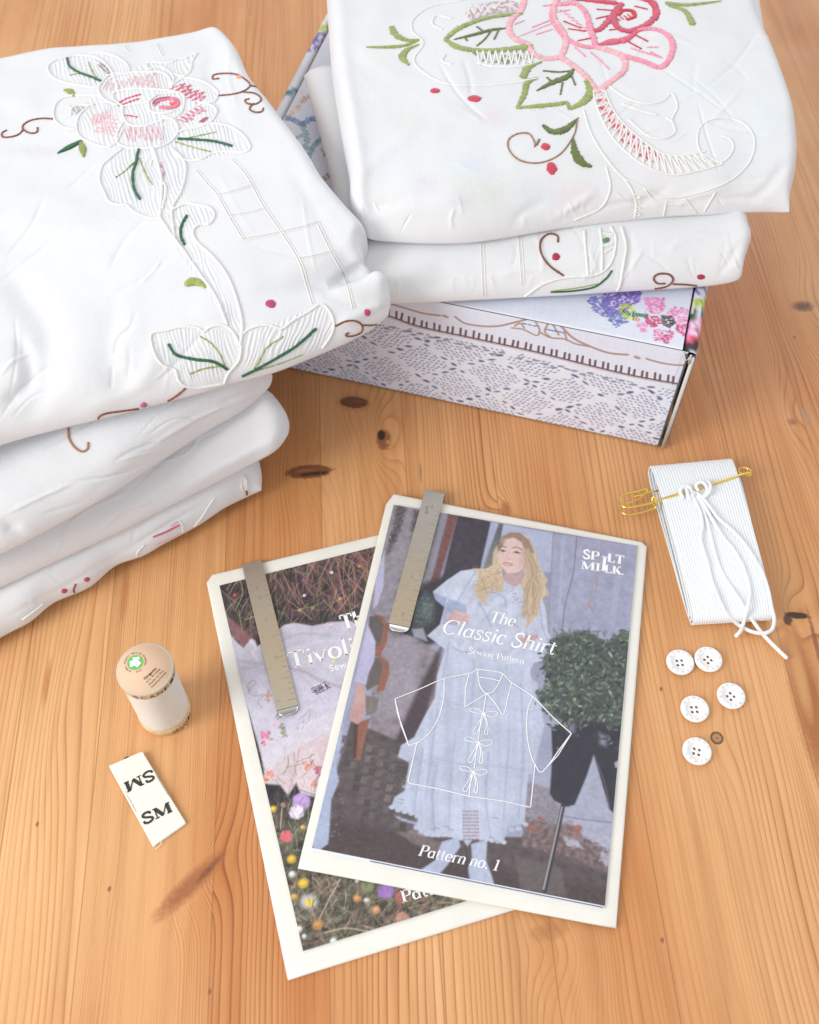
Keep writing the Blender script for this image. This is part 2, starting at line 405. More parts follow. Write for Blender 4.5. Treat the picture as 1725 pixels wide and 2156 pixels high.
    return t.P(Base_Color=col, Roughness=rg, Normal=nb, Specular_IOR_Level=.55)
mb = MB()
mb.box((-1.1, -.45, -.028), (2.2, 0, 0), (0, 2.1, 0), (0, 0, .028))
table = bevel(mb.build('table_top', mat_wood(), smooth=False), .003); table['kind'] = 'structure'; table['label'] = 'orange pine table top with knots and fine grain'
# ------------------------------------------------------------------ folded cloths
def in_poly(x, y, poly):
    r = np.zeros(x.shape, bool); n = len(poly)
    for i in range(n):
        x0, y0 = poly[i][:2]; x1, y1 = poly[(i+1) % n][:2]
        if y0 == y1: continue
        r ^= ((y0 > y) != (y1 > y)) & (x < (x1-x0)*(y-y0)/(y1-y0)+x0)
    return r
def dist_line(x, y, pl):
    pl = np.asarray(pl, float)[:, :2]; best = np.full(x.shape, 1e9); along = np.zeros(x.shape)
    for i in range(len(pl)-1):
        a, b = pl[i], pl[i+1]; d = b-a; L = d@d+1e-9
        t = np.clip(((x-a[0])*d[0]+(y-a[1])*d[1])/L, 0, 1)
        q = np.hypot(x-a[0]-t*d[0], y-a[1]-t*d[1]); m = q < best
        best = np.where(m, q, best); along = np.where(m, (i+t)/(len(pl)-1), along)
    return best, along

def side_curve(pts, n):
    w = np.array([P(*p) for p in pts]); return resample(cr_spline(w, 12), 400)
def creases(x0, y0, x1, y1, n, ang, amp, seed, spread=.35, ln=130, w=(2.2, 6)):
    r = np.random.default_rng(seed); out = []
    for i in range(n):
        a = ang+spread*r.standard_normal(); l = ln*r.uniform(.5, 1.5); x, y = r.uniform(x0, x1), r.uniform(y0, y1); c, s_ = math.cos(a), math.sin(a); b = r.normal()*l*.08
        out.append(([(x-c*l/2, y-s_*l/2), (x-s_*b, y+c*b), (x+c*l/2, y+s_*l/2)], amp*r.uniform(.4, 1.2)*r.choice([-1, 1]), r.uniform(*w)))
    return out
class Cloth:
    def __init__(s, obj, name, front, back, left, right, R, Tt, Tb, nu, nv, folds=(), pucker=(), wr=.0012, seed=1, tint=(), pw=2.2, wscale=1.0, dent=None):
        cu = lambda n: (lambda q: q-.78*np.sin(2*np.pi*q)/(2*np.pi))(np.linspace(0, 1, n))
        u, v = cu(nu), cu(nv)
        Fc, Bc, Lc, Rc = [side_curve(q, 0) for q in (front, back, left, right)]
        def at(c, t): k = t*(len(c)-1); i = np.clip(k.astype(int), 0, len(c)-2); f = (k-i)[:, None]; return c[i]*(1-f)+c[i+1]*f
        f, b, l, r = at(Fc, u), at(Bc, u), at(Lc, v), at(Rc, v)
        U, V = np.meshgrid(u, v); U3, V3 = U[..., None], V[..., None]
        S = (1-V3)*f[None]+V3*b[None]+(1-U3)*l[:, None]+U3*r[:, None]-((1-U3)*(1-V3)*f[0]+U3*(1-V3)*f[-1]+(1-U3)*V3*b[0]+U3*V3*b[-1])
        W = (np.linalg.norm(np.diff(f, axis=0), axis=1).sum()+np.linalg.norm(np.diff(b, axis=0), axis=1).sum())/2
        D = (np.linalg.norm(np.diff(l, axis=0), axis=1).sum()+np.linalg.norm(np.diff(r, axis=0), axis=1).sum())/2
        g = lambda d, R_: (1-(1-np.clip(d/R_, 0, 1))**3)**.5
        h = g(V*D, R[0])*g((1-U)*W, R[1])*g((1-V)*D, R[2])*g(U*W, R[3])
        if dent: h = h*(1-dent[2]*np.exp(-((V*D-dent[0])/dent[1])**2-((1-U)*W/dent[3])**2))
        top = S.copy(); Tt = Tt if np.ndim(Tt) else (Tt, Tt); top[..., 2] += (Tt[0]*(1-V)+Tt[1]*V)*h
        bot = S.copy(); hb = g(V*D, .02)*g((1-U)*W, .02)*g((1-V)*D, .02)*g(U*W, .02); bot[..., 2] -= Tb*hb
        # soft sagging and wrinkles
        x, y = S[..., 0], S[..., 1]
        e = np.clip(h*1.4, 0, 1)
        top[..., 2] += wr*e*(fbm(x*14*wscale, y*14*wscale, 3, seed))
        rid = 1-np.abs(gnoise(x*22+1.3*gnoise(x*9, y*9, seed+5), y*9, seed+3))*2.2
        top[..., 2] += wr*.12*np.clip(rid, 0, 1)**2*e
        Tu = np.gradient(top, axis=1); Tv = np.gradient(top, axis=0); N = np.cross(Tu, Tv); N /= np.linalg.norm(N, axis=2)[..., None]+1e-12
        d = top-EYE; w_ = d@FW; PX = 862.5+F_PX*(d@RT)/w_; PY = 1078-F_PX*(d@UP)/w_
        disp = np.zeros(U.shape)
        for pts, amp, wd in folds:
            pl = cr_spline(np.asarray(pts, float)[:, :2], 8); q, al = dist_line(PX, PY, pl)
            wdv = wd*(1+.25*gnoise(al*6, al*0+seed, 4)); fade = np.clip(np.minimum(al, 1-al)*5, 0, 1)
            disp += amp*np.exp(-(q/wdv)**2)*fade
        for poly, ang, lam, amp in pucker:
            m = in_poly(PX, PY, poly).astype(float)
            for _ in range(2): m[1:-1, 1:-1] = (m[1:-1, 1:-1]*2+m[:-2, 1:-1]+m[2:, 1:-1]+m[1:-1, :-2]+m[1:-1, 2:])/6
            c_, s_ = math.cos(ang), math.sin(ang); a = PX*c_+PY*s_; bb = -PX*s_+PY*c_
            ph = a/lam+.9*gnoise(a/40, bb/55, seed+9)+.25*gnoise(a/11, bb/30, seed+8)
            disp += m*amp*.42*(np.sin(2*np.pi*ph)*(.35+.65*np.clip(gnoise(a/26, bb/45, seed+4)+.5, 0, 1)))
        disp *= np.clip(np.minimum(np.minimum(U, 1-U)*W, np.minimum(V, 1-V)*D)/.004, 0, 1)
        top += N*disp[..., None]
        c = np.broadcast_to(lin((228, 229, 231)), U.shape+(3,)).copy()
        for (tx, ty, rx, ry, col, al) in tint:
            q = ((PX-tx)/rx)**2+((PY-ty)/ry)**2+.8*gnoise(PX/14, PY/14, int(tx)); a = (al*np.exp(-np.clip(q, 0, 9)))[..., None]; c = c*(1-a)+lin(col)*a
        me = mesh_arrays(name, np.vstack([top.reshape(-1, 3), bot.reshape(-1, 3)]),
                         np.vstack([grid_faces(nv, nu), grid_faces(nv, nu, nu*nv, flip=True)]), np.vstack([c.reshape(-1, 3)]*2))
        s.o = link(name, me, M_CLOTH, obj)
        s.root = obj; k = 2
        t2 = top[::k, ::k]; n2 = t2.shape
        s.bvh = BVHTree.FromPolygons(t2.reshape(-1, 3).tolist(), grid_faces(n2[0], n2[1]).tolist())
    def hit(s, px, py):
        d = ray(px, py); l, n, i, dd = s.bvh.ray_cast(Vector(EYE), Vector(d))
        if l is None: return None, None
        n = np.array(n); n = n if n@d < 0 else -n
        return np.array(l), n
    def curve(s, mb, pts, w, h=None, color=(1, 1, 1), step=2.2, closed=False, jag=0, cj=0.0, taper=0, lift=.35, sides=6, mark=True):
        """w: half width in metres (scalar or per control point)"""
        if mark: mb.mark()
        pts = np.asarray(pts, float)
        if np.ndim(w): q = np.c_[pts[:, :2], np.asarray(w)[:len(pts)]]
        else: q = np.c_[pts[:, :2], np.full(len(pts), w)]
        sp = cr_spline(q, step=step, closed=closed)
        Lp, Np, Wp = [], [], []
        def flush():
            if len(Lp) > 2:
                L = np.array(Lp); N = np.array(Np); W_ = np.array(Wp)
                if len(L) > 6:
                    for _ in range(2): L[1:-1] = (L[:-2]+2*L[1:-1]+L[2:])/4; N[1:-1] = (N[:-2]+2*N[1:-1]+N[2:])/4
                if taper: t = np.linspace(0, 1, len(L)); W_ = W_*(1-taper+taper*np.sin(np.pi*np.clip(t, .02, .98))**.7)
                if jag: W_ = W_*(1+jag*RNG.standard_normal(len(L)))
                hh = W_ if h is None else np.minimum(W_, h)
                mb.tube(L+N*(hh*lift)[:, None], np.abs(W_)+1e-5, hh, N, lin(color), sides=sides, cj=cj)
        for a in sp:
            l, n = s.hit(a[0], a[1])
            if l is None or (Lp and np.linalg.norm(l-Lp[-1]) > .012): flush(); Lp, Np, Wp = [], [], []
            if l is not None: Lp.append(l); Np.append(n); Wp.append(max(a[2], 1e-4))
        flush()
    def berry(s, name, px, py, rx, ry=None, color=(170, 50, 90), ang=0):
        ry = ry or rx; l, n = s.hit(px, py)
        if l is None: return
        k = np.linalg.norm(l-EYE)/F_PX
        mb = MB(); a = np.linspace(0, 2*np.pi, 22, endpoint=False); rings = []
        wob = 1+.07*RNG.standard_normal(22)
        T1 = np.cross(n, [0, 1, 0.1]); T1 /= np.linalg.norm(T1); T2 = np.cross(n, T1)
        for rr, hh in ((1, -.1), (.97, .35), (.75, .75), (.4, .98), (.05, 1.05)):
            rings.append(l+(T1[None]*np.cos(a)[:, None]*rx*rr*wob[:, None]+T2[None]*np.sin(a)[:, None]*ry*rr*wob[:, None])*k+n*hh*.0009)
        V = np.vstack(rings); U = np.stack([V[:, 0]*1.2+V[:, 1]*.4, V[:, 1]*0], 1)
        mb.add(V, grid_faces(5, 22, wrap=True), lin(color)*(1+.10*RNG.standard_normal((len(V), 1))), U)
        return mb.build(name, M_THREAD, s.root)
    def patch(s, name, poly, color, n=40, color2=None):
        poly = np.asarray(poly, float)[:, :2]; x0, y0 = poly.min(0); x1, y1 = poly.max(0)
        xs = np.linspace(x0, x1, n); ys = np.linspace(y0, y1, n); X, Y = np.meshgrid(xs, ys)
        V = np.zeros((n, n, 3)); ok = np.zeros((n, n), bool)
        for i in range(n):
            for j in range(n):
                l, nn = s.hit(X[i, j], Y[i, j])
                if l is not None: V[i, j] = l+nn*.00035; ok[i, j] = True
        m = in_poly(X, Y, poly) & ok; F = grid_faces(n, n); F = F[m.ravel()[F].all(1)]
        if len(F) == 0: return
        c = np.broadcast_to(lin(color), (n*n, 3)).copy()
        if color2 is not None:
            q = (gnoise(X/9, Y/9, 3).ravel() > .05)[:, None]; c = np.where(q, lin(color2), c)
        mb = MB(); mb.add(V.reshape(-1, 3), F, c); return mb.build(name, M_THREAD, s.root)
    def ladder(s, mb, pts, gap=2.5, w=.00030):
        p = cr_spline(np.asarray(pts, float)[:, :2], step=4.3); T = np.gradient(p, axis=0); T /= np.linalg.norm(T, axis=1)[:, None]; Nn = np.c_[-T[:, 1], T[:, 0]]
        s.curve(mb, p+Nn*gap, w, color=(240, 238, 234), step=6); s.curve(mb, p-Nn*gap, w, color=(240, 238, 234), step=6, mark=False)
        for a, t, n in zip(p, T, Nn):
            s.curve(mb, [a-t*.9-n*.1, a+t*.9], .00034, .00012, color=(222, 220, 222), step=.9, lift=.8, sides=6, mark=False)
WH = (238, 237, 233); GD = (38, 96, 62); GL = (150, 170, 84); BR = (132, 72, 44); PK = (238, 178, 188); PD = (205, 82, 108); CR = (190, 40, 74)
GRP_A = 'folded white tablecloths of the left stack'
def white_emb(cl, name, curves, w=.00078):
    for c in curves:
        mb = MB(); cl.curve(mb, c, w, color=WH, jag=.05, step=2.0)
        if mb.V: mb.build(name, M_THREAD, cl.root)

# ---- left stack, bottom to top
rtD = thing('folded_tablecloth', 'bottom tablecloth of the left stack, lying on the wood, pink and white stitched edge', 'tablecloth', tuple(P(200, 1000, 0)), group=GRP_A)
D = Cloth(rtD, 'cloth_body',
    [(-260, 1480, .010), (-100, 1400, .010), (0, 1340, .010), (60, 1308, .010), (110, 1268, .011), (185, 1235, .009), (240, 1190, .011), (300, 1168, .010), (345, 1142, .011), (416, 1104, .010), (470, 1068, .012), (515, 1046, .010), (551, 1032, .010)],
    [(-100, 700, .012), (200, 620, .012), (430, 560, .012)],
    [(-260, 1480, .010), (-180, 1000, .012), (-100, 700, .012)],
    [(551, 1032, .010), (548, 980, .012), (510, 860, .012), (430, 560, .012)],
    (.030, .02, .03, .03), .020, .008, 420, 260,
    folds=creases(0, 1030, 550, 1300, 22, 1.1, .0005, 9, .4, 50)+[(c4([(0, 1440), (400, 1230), (750, 1020), (1130, 790)]), -.0012, 7), (c4([(1290, 660), (1310, 720), (1320, 780)]), .0025, 6)], wr=.0016, seed=3)
rtC = thing('folded_tablecloth', 'plain white tablecloth second from the bottom of the left stack, fat rounded end', 'tablecloth', tuple(P(200, 950, .03)), group=GRP_A)
Cc = Cloth(rtC, 'cloth_body',
    [(-260, 1340, .035), (-100, 1275, .035), (0, 1235, .035), (119, 1180, .034), (260, 1115, .033), (350, 1068, .034), (450, 1018, .036), (530, 975, .040), (575, 950, .044), (600, 925, .046)],
    [(-100, 640, .045), (200, 590, .045), (440, 560, .045)],
    [(-260, 1340, .035), (-180, 950, .04), (-100, 640, .045)],
    [(600, 925, .046), (609, 905, .047), (606, 880, .050), (585, 852, .052), (562, 832, .053), (530, 760, .05), (440, 560, .045)],
    (.080, .020, .03, .03), .025, .006, 460, 300,
    folds=creases(0, 900, 600, 1200, 14, -.5, .0006, 8, .2, 200)+[(c4([(900, 800), (1200, 620), (1480, 480)]), .0012, 12), (c4([(200, 1160), (700, 900), (1100, 700)]), -.0008, 14)], wr=.0018, seed=11)
rtB = thing('folded_tablecloth', 'white tablecloth right under the topmost of the left stack, one brown stitched hook', 'tablecloth', tuple(P(200, 860, .06)), group=GRP_A)
Bc_ = Cloth(rtB, 'cloth_body',
    [(-260, 1240, .066), (-100, 1200, .068), (0, 1166, .068), (110, 1110, .068), (238, 1036, .070), (330, 975, .070), (420, 915, .071), (500, 868, .073), (560, 822, .076)],
    [(-100, 560, .08), (200, 520, .08), (420, 480, .08)],
    [(-260, 1240, .066), (-180, 850, .075), (-100, 560, .08)],
    [(560, 822, .076), (571, 806, .078), (573, 788, .080), (560, 760, .080), (520, 660, .080), (420, 480, .08)],
    (.100, .014, .03, .03), .028, .005, 460, 300,
    folds=creases(0, 820, 560, 1100, 14, -.45, .0006, 7, .2, 200)+[(c4([(60, 1120), (330, 900), (600, 700), (1000, 480), (1300, 300)]), -.0006, 12), (c4([(1150, 300), (1300, 240), (1420, 200)]), -.0010, 9), (c4([(0, 900), (120, 1000), (60, 1100)]), -.0016, 14)], wr=.0018, seed=21)
mb = MB(); Bc_.curve(mb, c4([(365, 415), (368, 470), (395, 515), (435, 540), (466, 525), (468, 492)]), .00062, color=(176, 130, 98), cj=.1); mb.build('scroll_embroidery', M_THREAD, rtB)
mb = MB()
for q, c in (([(815, 992), (880, 965), (950, 930)], (214, 90, 120)), ([(830, 1028), (890, 1002), (945, 975)], (232, 180, 190)), ([(905, 935), (940, 912)], (232, 190, 198))): D.curve(mb, c4(q), .0006, color=c, jag=.1)
mb.build('pink_stitching', M_THREAD, rtD)
white_emb(D, 'white_cording', [c4(q) for q in ([(1140, 782), (1100, 840), (1068, 890), (1020, 945), (975, 970), (968, 930), (950, 905)], [(765, 1035), (730, 1070), (728, 1095), (745, 1102)], [(1285, 690), (1280, 720), (1290, 750)], [(230, 1345), (180, 1385), (120, 1430)])], .0006)
mb = MB(); D.curve(mb, c4([(1309, 748), (1312, 780)]), .0007, color=BR); D.curve(mb, c4([(402, 1242), (391, 1270), (396, 1286), (410, 1284)]), .0006, color=BR); mb.build('brown_stitching', M_THREAD, rtD)
for b in c4([(463, 1218), (342, 1278)]): D.berry('berry', b[0], b[1], 6.5, 5.5, (186, 66, 92))

rtA = thing('folded_tablecloth', 'topmost tablecloth of the left stack, pale pink rose, white stems and hemstitched squares', 'tablecloth', tuple(P(250, 700, .10)), group=GRP_A)
pk = [(c1([(207, 290), (300, 240), (500, 235), (560, 300), (650, 270), (850, 232), (800, 340), (940, 400), (930, 500), (1080, 640), (1000, 660), (810, 700), (790, 850), (690, 942), (560, 900), (470, 870), (430, 780), (500, 640), (345, 600), (330, 500), (430, 380), (245, 345)]), -.30, 8.5, .00075),
      (c1([(700, 940), (760, 880), (925, 900), (905, 965), (850, 1040), (1045, 1400), (1035, 1490), (980, 1400), (780, 1090)]), -.35, 8.0, .0008),
      (c1([(655, 1440), (790, 1410), (1000, 1430), (1035, 1490), (985, 1610), (900, 1665), (780, 1650), (700, 1580)]), -.22, 8.0, .0008),
      (c1([(1050, 1440), (1160, 1405), (1390, 1310), (1440, 1400), (1390, 1500), (1100, 1600), (1040, 1600)]), .35, 9.0, .0007)]
A = Cloth(rtA, 'cloth_body',
    [(-300, 1040, .112), (-120, 985, .110), (0, 936, .108), (110, 905, .106), (230, 876, .105), (400, 832, .104), (490, 806, .104), (575, 783, .104), (660, 750, .105), (740, 715, .107), (790, 686, .108), (818, 664, .110)],
    [(-300, 190, .128), (-120, 162, .130), (0, 140, .130), (130, 118, .130), (300, 100, .131), (400, 86, .132), (448, 76, .134), (462, 76, .134)],
    [(-300, 1040, .112), (-300, 700, .118), (-300, 400, .124), (-300, 190, .128)],
    [(818, 664, .110), (822, 640, .1105), (817, 612, .1115), (788, 590, .1130), (768, 566, .1145), (768, 545, .1155), (774, 520, .117), (738, 480, .120), (690, 420, .123), (656, 362, .125), (616, 305, .127), (576, 248, .129), (533, 188, .131), (507, 130, .132), (486, 100, .133), (462, 76, .134)],
    (.130, .012, .010, .04), (.033, .009), .006, 900, 760, pucker=pk, dent=(.031, .0075, .55, .035),
    folds=creases(0, 250, 420, 850, 16, 2.2, .0005, 1)+creases(420, 120, 760, 560, 12, 1.1, .0004, 2)+creases(0, 700, 600, 880, 8, 1.9, .0004, 3, ln=90)+[([(800, 547), (770, 556), (735, 575), (690, 600)], -.0042, 9), ([(815, 640), (770, 655), (700, 690)], .0012, 12), ([(822, 600), (780, 560), (730, 520)], .0012, 14), ([(840, 660), (740, 640), (660, 600)], -.0008, 12),
           ([(0, 560), (100, 700), (60, 900)], -.0024, 34), ([(250, 620), (230, 760), (290, 850)], -.0016, 30), ([(462, 100), (440, 160), (500, 300)], -.0007, 14),
           ([(0, 860), (60, 800), (40, 700)], -.0022, 16), ([(600, 330), (680, 470), (770, 620)], -.0006, 16), ([(880, 430), (700, 330), (610, 250)], .0006, 10), ([(150, 900), (300, 800), (330, 720)], .0014, 22)], wr=.0016, seed=31, tint=[(80, 318, 60, 12, (205, 195, 205), .18)])
roseA = [c1(q) for q in (
    [(440, 355), (425, 385), (440, 420), (470, 440), (505, 455)], [(445, 415), (380, 412), (300, 415), (250, 440), (232, 480), (238, 520), (275, 550), (325, 560)],
    [(470, 440), (400, 450), (350, 490), (330, 540), (345, 590), (400, 620), (460, 635), (500, 615), (530, 560)], [(305, 500), (310, 470), (340, 455), (400, 455)],
    [(530, 530), (505, 580), (510, 620), (560, 640), (630, 640), (700, 630), (750, 600), (770, 560), (750, 520), (700, 500)],
    [(440, 385), (470, 345), (540, 318), (620, 312), (700, 315), (735, 345), (740, 380)], [(740, 372), (790, 340), (850, 345), (900, 365), (940, 400), (930, 435), (900, 445), (850, 440)],
    [(860, 445), (910, 455), (935, 480), (915, 520), (870, 545), (800, 560), (775, 570)],
    [(530, 460), (490, 430), (495, 400), (560, 385), (650, 385), (740, 395), (790, 410), (795, 445), (780, 490), (740, 510), (690, 515)],
    [(530, 460), (580, 450), (640, 440), (680, 410), (760, 400)], [(530, 460), (530, 500), (560, 540), (620, 545), (700, 522)], [(640, 440), (650, 480), (700, 490), (750, 480)])]
white_emb(A, 'rose_outline', roseA, .00072)
leafA = [c1(q) for q in (
    [(445, 352), (415, 378), (360, 372), (300, 362), (245, 345), (215, 320), (207, 290), (240, 260), (290, 248), (330, 240), (400, 245), (445, 265), (475, 300), (490, 325)],
    [(385, 232), (440, 228), (500, 245), (545, 275), (558, 305), (545, 318), (480, 322), (445, 350)],
    [(640, 300), (632, 280), (655, 270), (700, 272), (740, 270), (765, 255), (800, 250), (850, 232)], [(850, 232), (830, 265), (820, 310), (790, 330), (750, 320)], [(640, 300), (690, 290), (730, 310), (750, 340), (740, 370)],
    [(775, 570), (850, 542), (930, 535), (1000, 550), (1055, 590), (1080, 640), (1050, 657), (980, 655), (920, 660), (860, 690), (790, 690), (745, 650)],
    [(530, 640), (480, 680), (440, 720), (430, 780), (450, 830), (470, 870), (510, 885), (545, 885), (580, 915), (640, 940), (690, 942)],
    [(1035, 1490), (1010, 1440), (980, 1410), (940, 1403), (900, 1415), (880, 1432), (850, 1415), (790, 1410), (720, 1425), (655, 1440), (655, 1490), (675, 1545), (710, 1580), (755, 1595), (770, 1640), (800, 1665), (850, 1672), (900, 1665), (960, 1655)],
    [(965, 1658), (985, 1610), (1030, 1555), (1040, 1500), (1050, 1440), (1100, 1410), (1160, 1403), (1215, 1418), (1260, 1385), (1330, 1345), (1385, 1312), (1425, 1350), (1440, 1400), (1425, 1450), (1390, 1500)])]
white_emb(A, 'leaf_outline', leafA, .00072)
white_emb(A, 'corded_stem', [c1(q) for q in (
    [(660, 640), (685, 720), (698, 790), (695, 870), (690, 940)], [(740, 640), (790, 690), (800, 750), (780, 830), (750, 880), (740, 920), (748, 985), (755, 1040)], [(698, 790), (712, 800), (715, 840), (700, 900)],
    [(690, 940), (730, 1000), (790, 1080), (860, 1180), (930, 1280), (980, 1400)],
    [(745, 905), (800, 880), (850, 885), (905, 898), (925, 930), (905, 965), (860, 970), (832, 1000), (850, 1045), (920, 1110), (980, 1190), (1020, 1290), (1045, 1400), (1035, 1490)])], .00085)
mb = MB()
for q in ([(405, 262), (440, 285), (470, 315)], [(420, 258), (430, 275)], [(440, 275), (452, 268)], [(455, 295), (470, 288)], [(310, 480), (330, 495)], [(660, 690), (705, 700)], [(690, 725), (712, 740)], [(655, 690), (650, 720)]): A.curve(mb, c1(q), .0004, color=WH)
for a in range(5): A.curve(mb, c1([(300+a*22, 455-a*2), (312+a*22, 488-a*3)]), .0004, color=WH)
mb.build('cutwork_bars', M_THREAD, rtA)
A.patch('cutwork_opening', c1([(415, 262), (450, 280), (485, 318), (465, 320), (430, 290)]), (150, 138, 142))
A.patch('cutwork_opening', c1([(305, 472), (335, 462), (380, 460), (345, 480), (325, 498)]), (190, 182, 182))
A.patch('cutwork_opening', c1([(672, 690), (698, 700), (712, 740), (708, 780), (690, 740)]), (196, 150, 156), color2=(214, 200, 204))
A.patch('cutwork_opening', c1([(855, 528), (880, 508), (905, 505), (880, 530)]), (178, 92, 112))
# green stitching
mb = MB()
for q in ([(290, 252), (305, 290), (345, 315), (400, 335), (438, 353)], [(598, 645), (588, 700), (573, 750), (580, 810), (602, 860)], [(768, 600), (850, 604), (930, 612), (1000, 631)], [(807, 930), (785, 970), (780, 1015), (796, 1056)],
          [(727, 1485), (760, 1530), (840, 1550), (920, 1560), (982, 1593)], [(1045, 1622), (1110, 1590), (1200, 1540), (1280, 1490), (1362, 1418)]): A.curve(mb, c1(q), .00082, color=GD, jag=.08, cj=.10)
A.curve(mb, c1([(350, 610), (300, 635), (250, 662)]), [.0014, .0022, .0005], .0007, color=GD, jag=.06, cj=.08)
for q in ([(382, 268), (398, 305), (418, 335)], [(582, 698), (540, 738), (500, 766)], [(600, 680), (622, 735), (658, 797)], [(770, 603), (850, 588), (932, 570)], [(756, 612), (830, 635), (908, 655)], [(865, 1452), (910, 1480), (950, 1530), (972, 1582)],
          [(820, 1612), (880, 1590), (965, 1578)], [(1075, 1612), (1110, 1570), (1150, 1500), (1222, 1452)], [(1100, 1600), (1200, 1570), (1302, 1530)], [(300, 325), (340, 318)]): A.curve(mb, c1(q), .00038, color=GL, jag=.25, cj=.15)
A.curve(mb, c1([(278, 390), (300, 392), (320, 415)]), [.0008, .0022, .0012], .0007, color=(150, 160, 72), jag=.06, cj=.08)
A.curve(mb, c1([(348, 615), (358, 642), (362, 678)]), [.0010, .0022, .0006], .0007, color=(140, 152, 70), jag=.06, cj=.08)
A.curve(mb, c1([(803, 1228), (830, 1215), (862, 1222), (888, 1242)]), [.0018, .0026, .0020, .0004], .0008, color=(160, 172, 84), jag=.06, cj=.08)
mb.build('green_leaf_stitching', M_THREAD, rtA)
# pinks
mb = MB()
def fan(p0, p1, dx, dy, n, col, w=.00032):
    p0 = np.array(p0, float); p1 = np.array(p1, float)
    for k in range(n):
        a = p0+(p1-p0)*k/n; b = p0+(p1-p0)*(k+.9)/n; m = (a+b)/2+np.array((dx, dy))*(1+.15*math.sin(k*2.1))
        A.curve(mb, c1([tuple(a), tuple(a*.35+m*.65+(a-b)*.12), tuple(m), tuple(b*.35+m*.65+(b-a)*.12), tuple(b)]), w, color=col, jag=.2, cj=.1, mark=k == 0)
fan((455, 395), (680, 350), 5, -38, 8, (243, 206, 209)); fan((735, 385), (850, 445), 55, -28, 6, (222, 120, 142), .0004); fan((765, 515), (855, 455), 38, 18, 5, (224, 132, 156))
fan((500, 500), (520, 590), -100, -12, 5, (240, 196, 202)); fan((535, 545), (705, 545), 8, 62, 7, (242, 198, 204)); fan((400, 500), (480, 465), -2, 45, 4, (243, 208, 211)); fan((575, 330), (680, 345), 10, 42, 5, (243, 206, 209))
for q in ([(508, 448), (550, 425), (607, 408)], [(515, 458), (560, 440), (600, 427)], [(532, 497), (560, 500), (592, 506)]): A.curve(mb, c1(q), .00045, color=(222, 86, 116), jag=.2)
A.curve(mb, c1([(668, 455), (676, 438), (705, 428), (745, 426), (768, 440), (760, 458), (725, 466), (695, 462)]), .0017, .0007, color=(226, 128, 150), jag=.06, cj=.12)
A.curve(mb, c1([(664, 452), (672, 436), (700, 427), (735, 424)]), .0011, .0009, color=(168, 84, 122), jag=.06, cj=.1)
A.curve(mb, c1([(735, 447), (752, 450), (765, 445)]), .0011, .0009, color=(232, 104, 110), cj=.1)
mb.build('pink_petal_stitching', M_THREAD, rtA)
for qs in ([[(30, 563), (8, 575), (12, 592), (45, 592), (80, 582), (100, 562)], [(163, 552), (160, 572), (130, 575), (102, 560), (100, 542), (130, 522), (180, 512), (232, 514)]],
           [[(945, 340), (918, 342), (920, 326), (960, 318), (1020, 322), (1060, 345), (1080, 370), (1050, 395), (1000, 408), (945, 413)], [(1080, 370), (1105, 376), (1128, 388)], [(1050, 398), (1100, 404), (1128, 428), (1105, 450), (1065, 447), (1056, 432), (1075, 428)], [(1095, 447), (1076, 470), (1100, 485), (1132, 482), (1136, 466)]],
           [[(1448, 1406), (1490, 1386), (1530, 1383), (1560, 1400), (1562, 1428), (1530, 1446), (1495, 1450), (1490, 1440), (1505, 1436)], [(1560, 1402), (1620, 1400), (1682, 1376)]]):
    mb = MB()
    for q in qs: A.curve(mb, c1(q), .00055, color=BR, jag=.08, cj=.12)
    mb.build('scroll_embroidery', M_THREAD, rtA)
mb = MB(); A.curve(mb, c4([(985, 203), (940, 240), (880, 275), (800, 298), (740, 310), (640, 324), (560, 336), (522, 356), (530, 370), (552, 368)]), .00060, color=BR, jag=.08, cj=.12); mb.build('scroll_embroidery', M_THREAD, rtA)
for b, r_, c in ((c1([(1167, 1310)])[0], 10.5, (186, 62, 112)), (c1([(1585, 1348)])[0], 8, (190, 66, 110)), (c4([(763, 292)])[0], 7.5, (186, 96, 150)), (c1([(1033, 333)])[0], 6, (246, 160, 130))):
    A.berry('berry', b[0], b[1], r_, r_*.9, c)
mb = MB()
for q in ([(850, 735), (900, 795), (940, 840), (990, 930), (1050, 1030)], [(1005, 690), (1045, 730), (1080, 780), (1140, 890), (1215, 1000), (1290, 1120), (1325, 1230), (1350, 1310)], [(1370, 960), (1430, 1085), (1490, 1200), (1525, 1330)],
          [(940, 840), (1010, 825), (1085, 800)], [(990, 930), (1070, 918), (1140, 900)], [(1050, 1030), (1130, 1018), (1215, 1000), (1300, 980), (1370, 960)], [(1290, 1115), (1360, 1103), (1430, 1085)], [(540, 200), (560, 222)], [(680, 190), (705, 240)]):
    A.ladder(mb, c1(q))
mb.build('hemstitch_grid', M_THREAD, rtA)

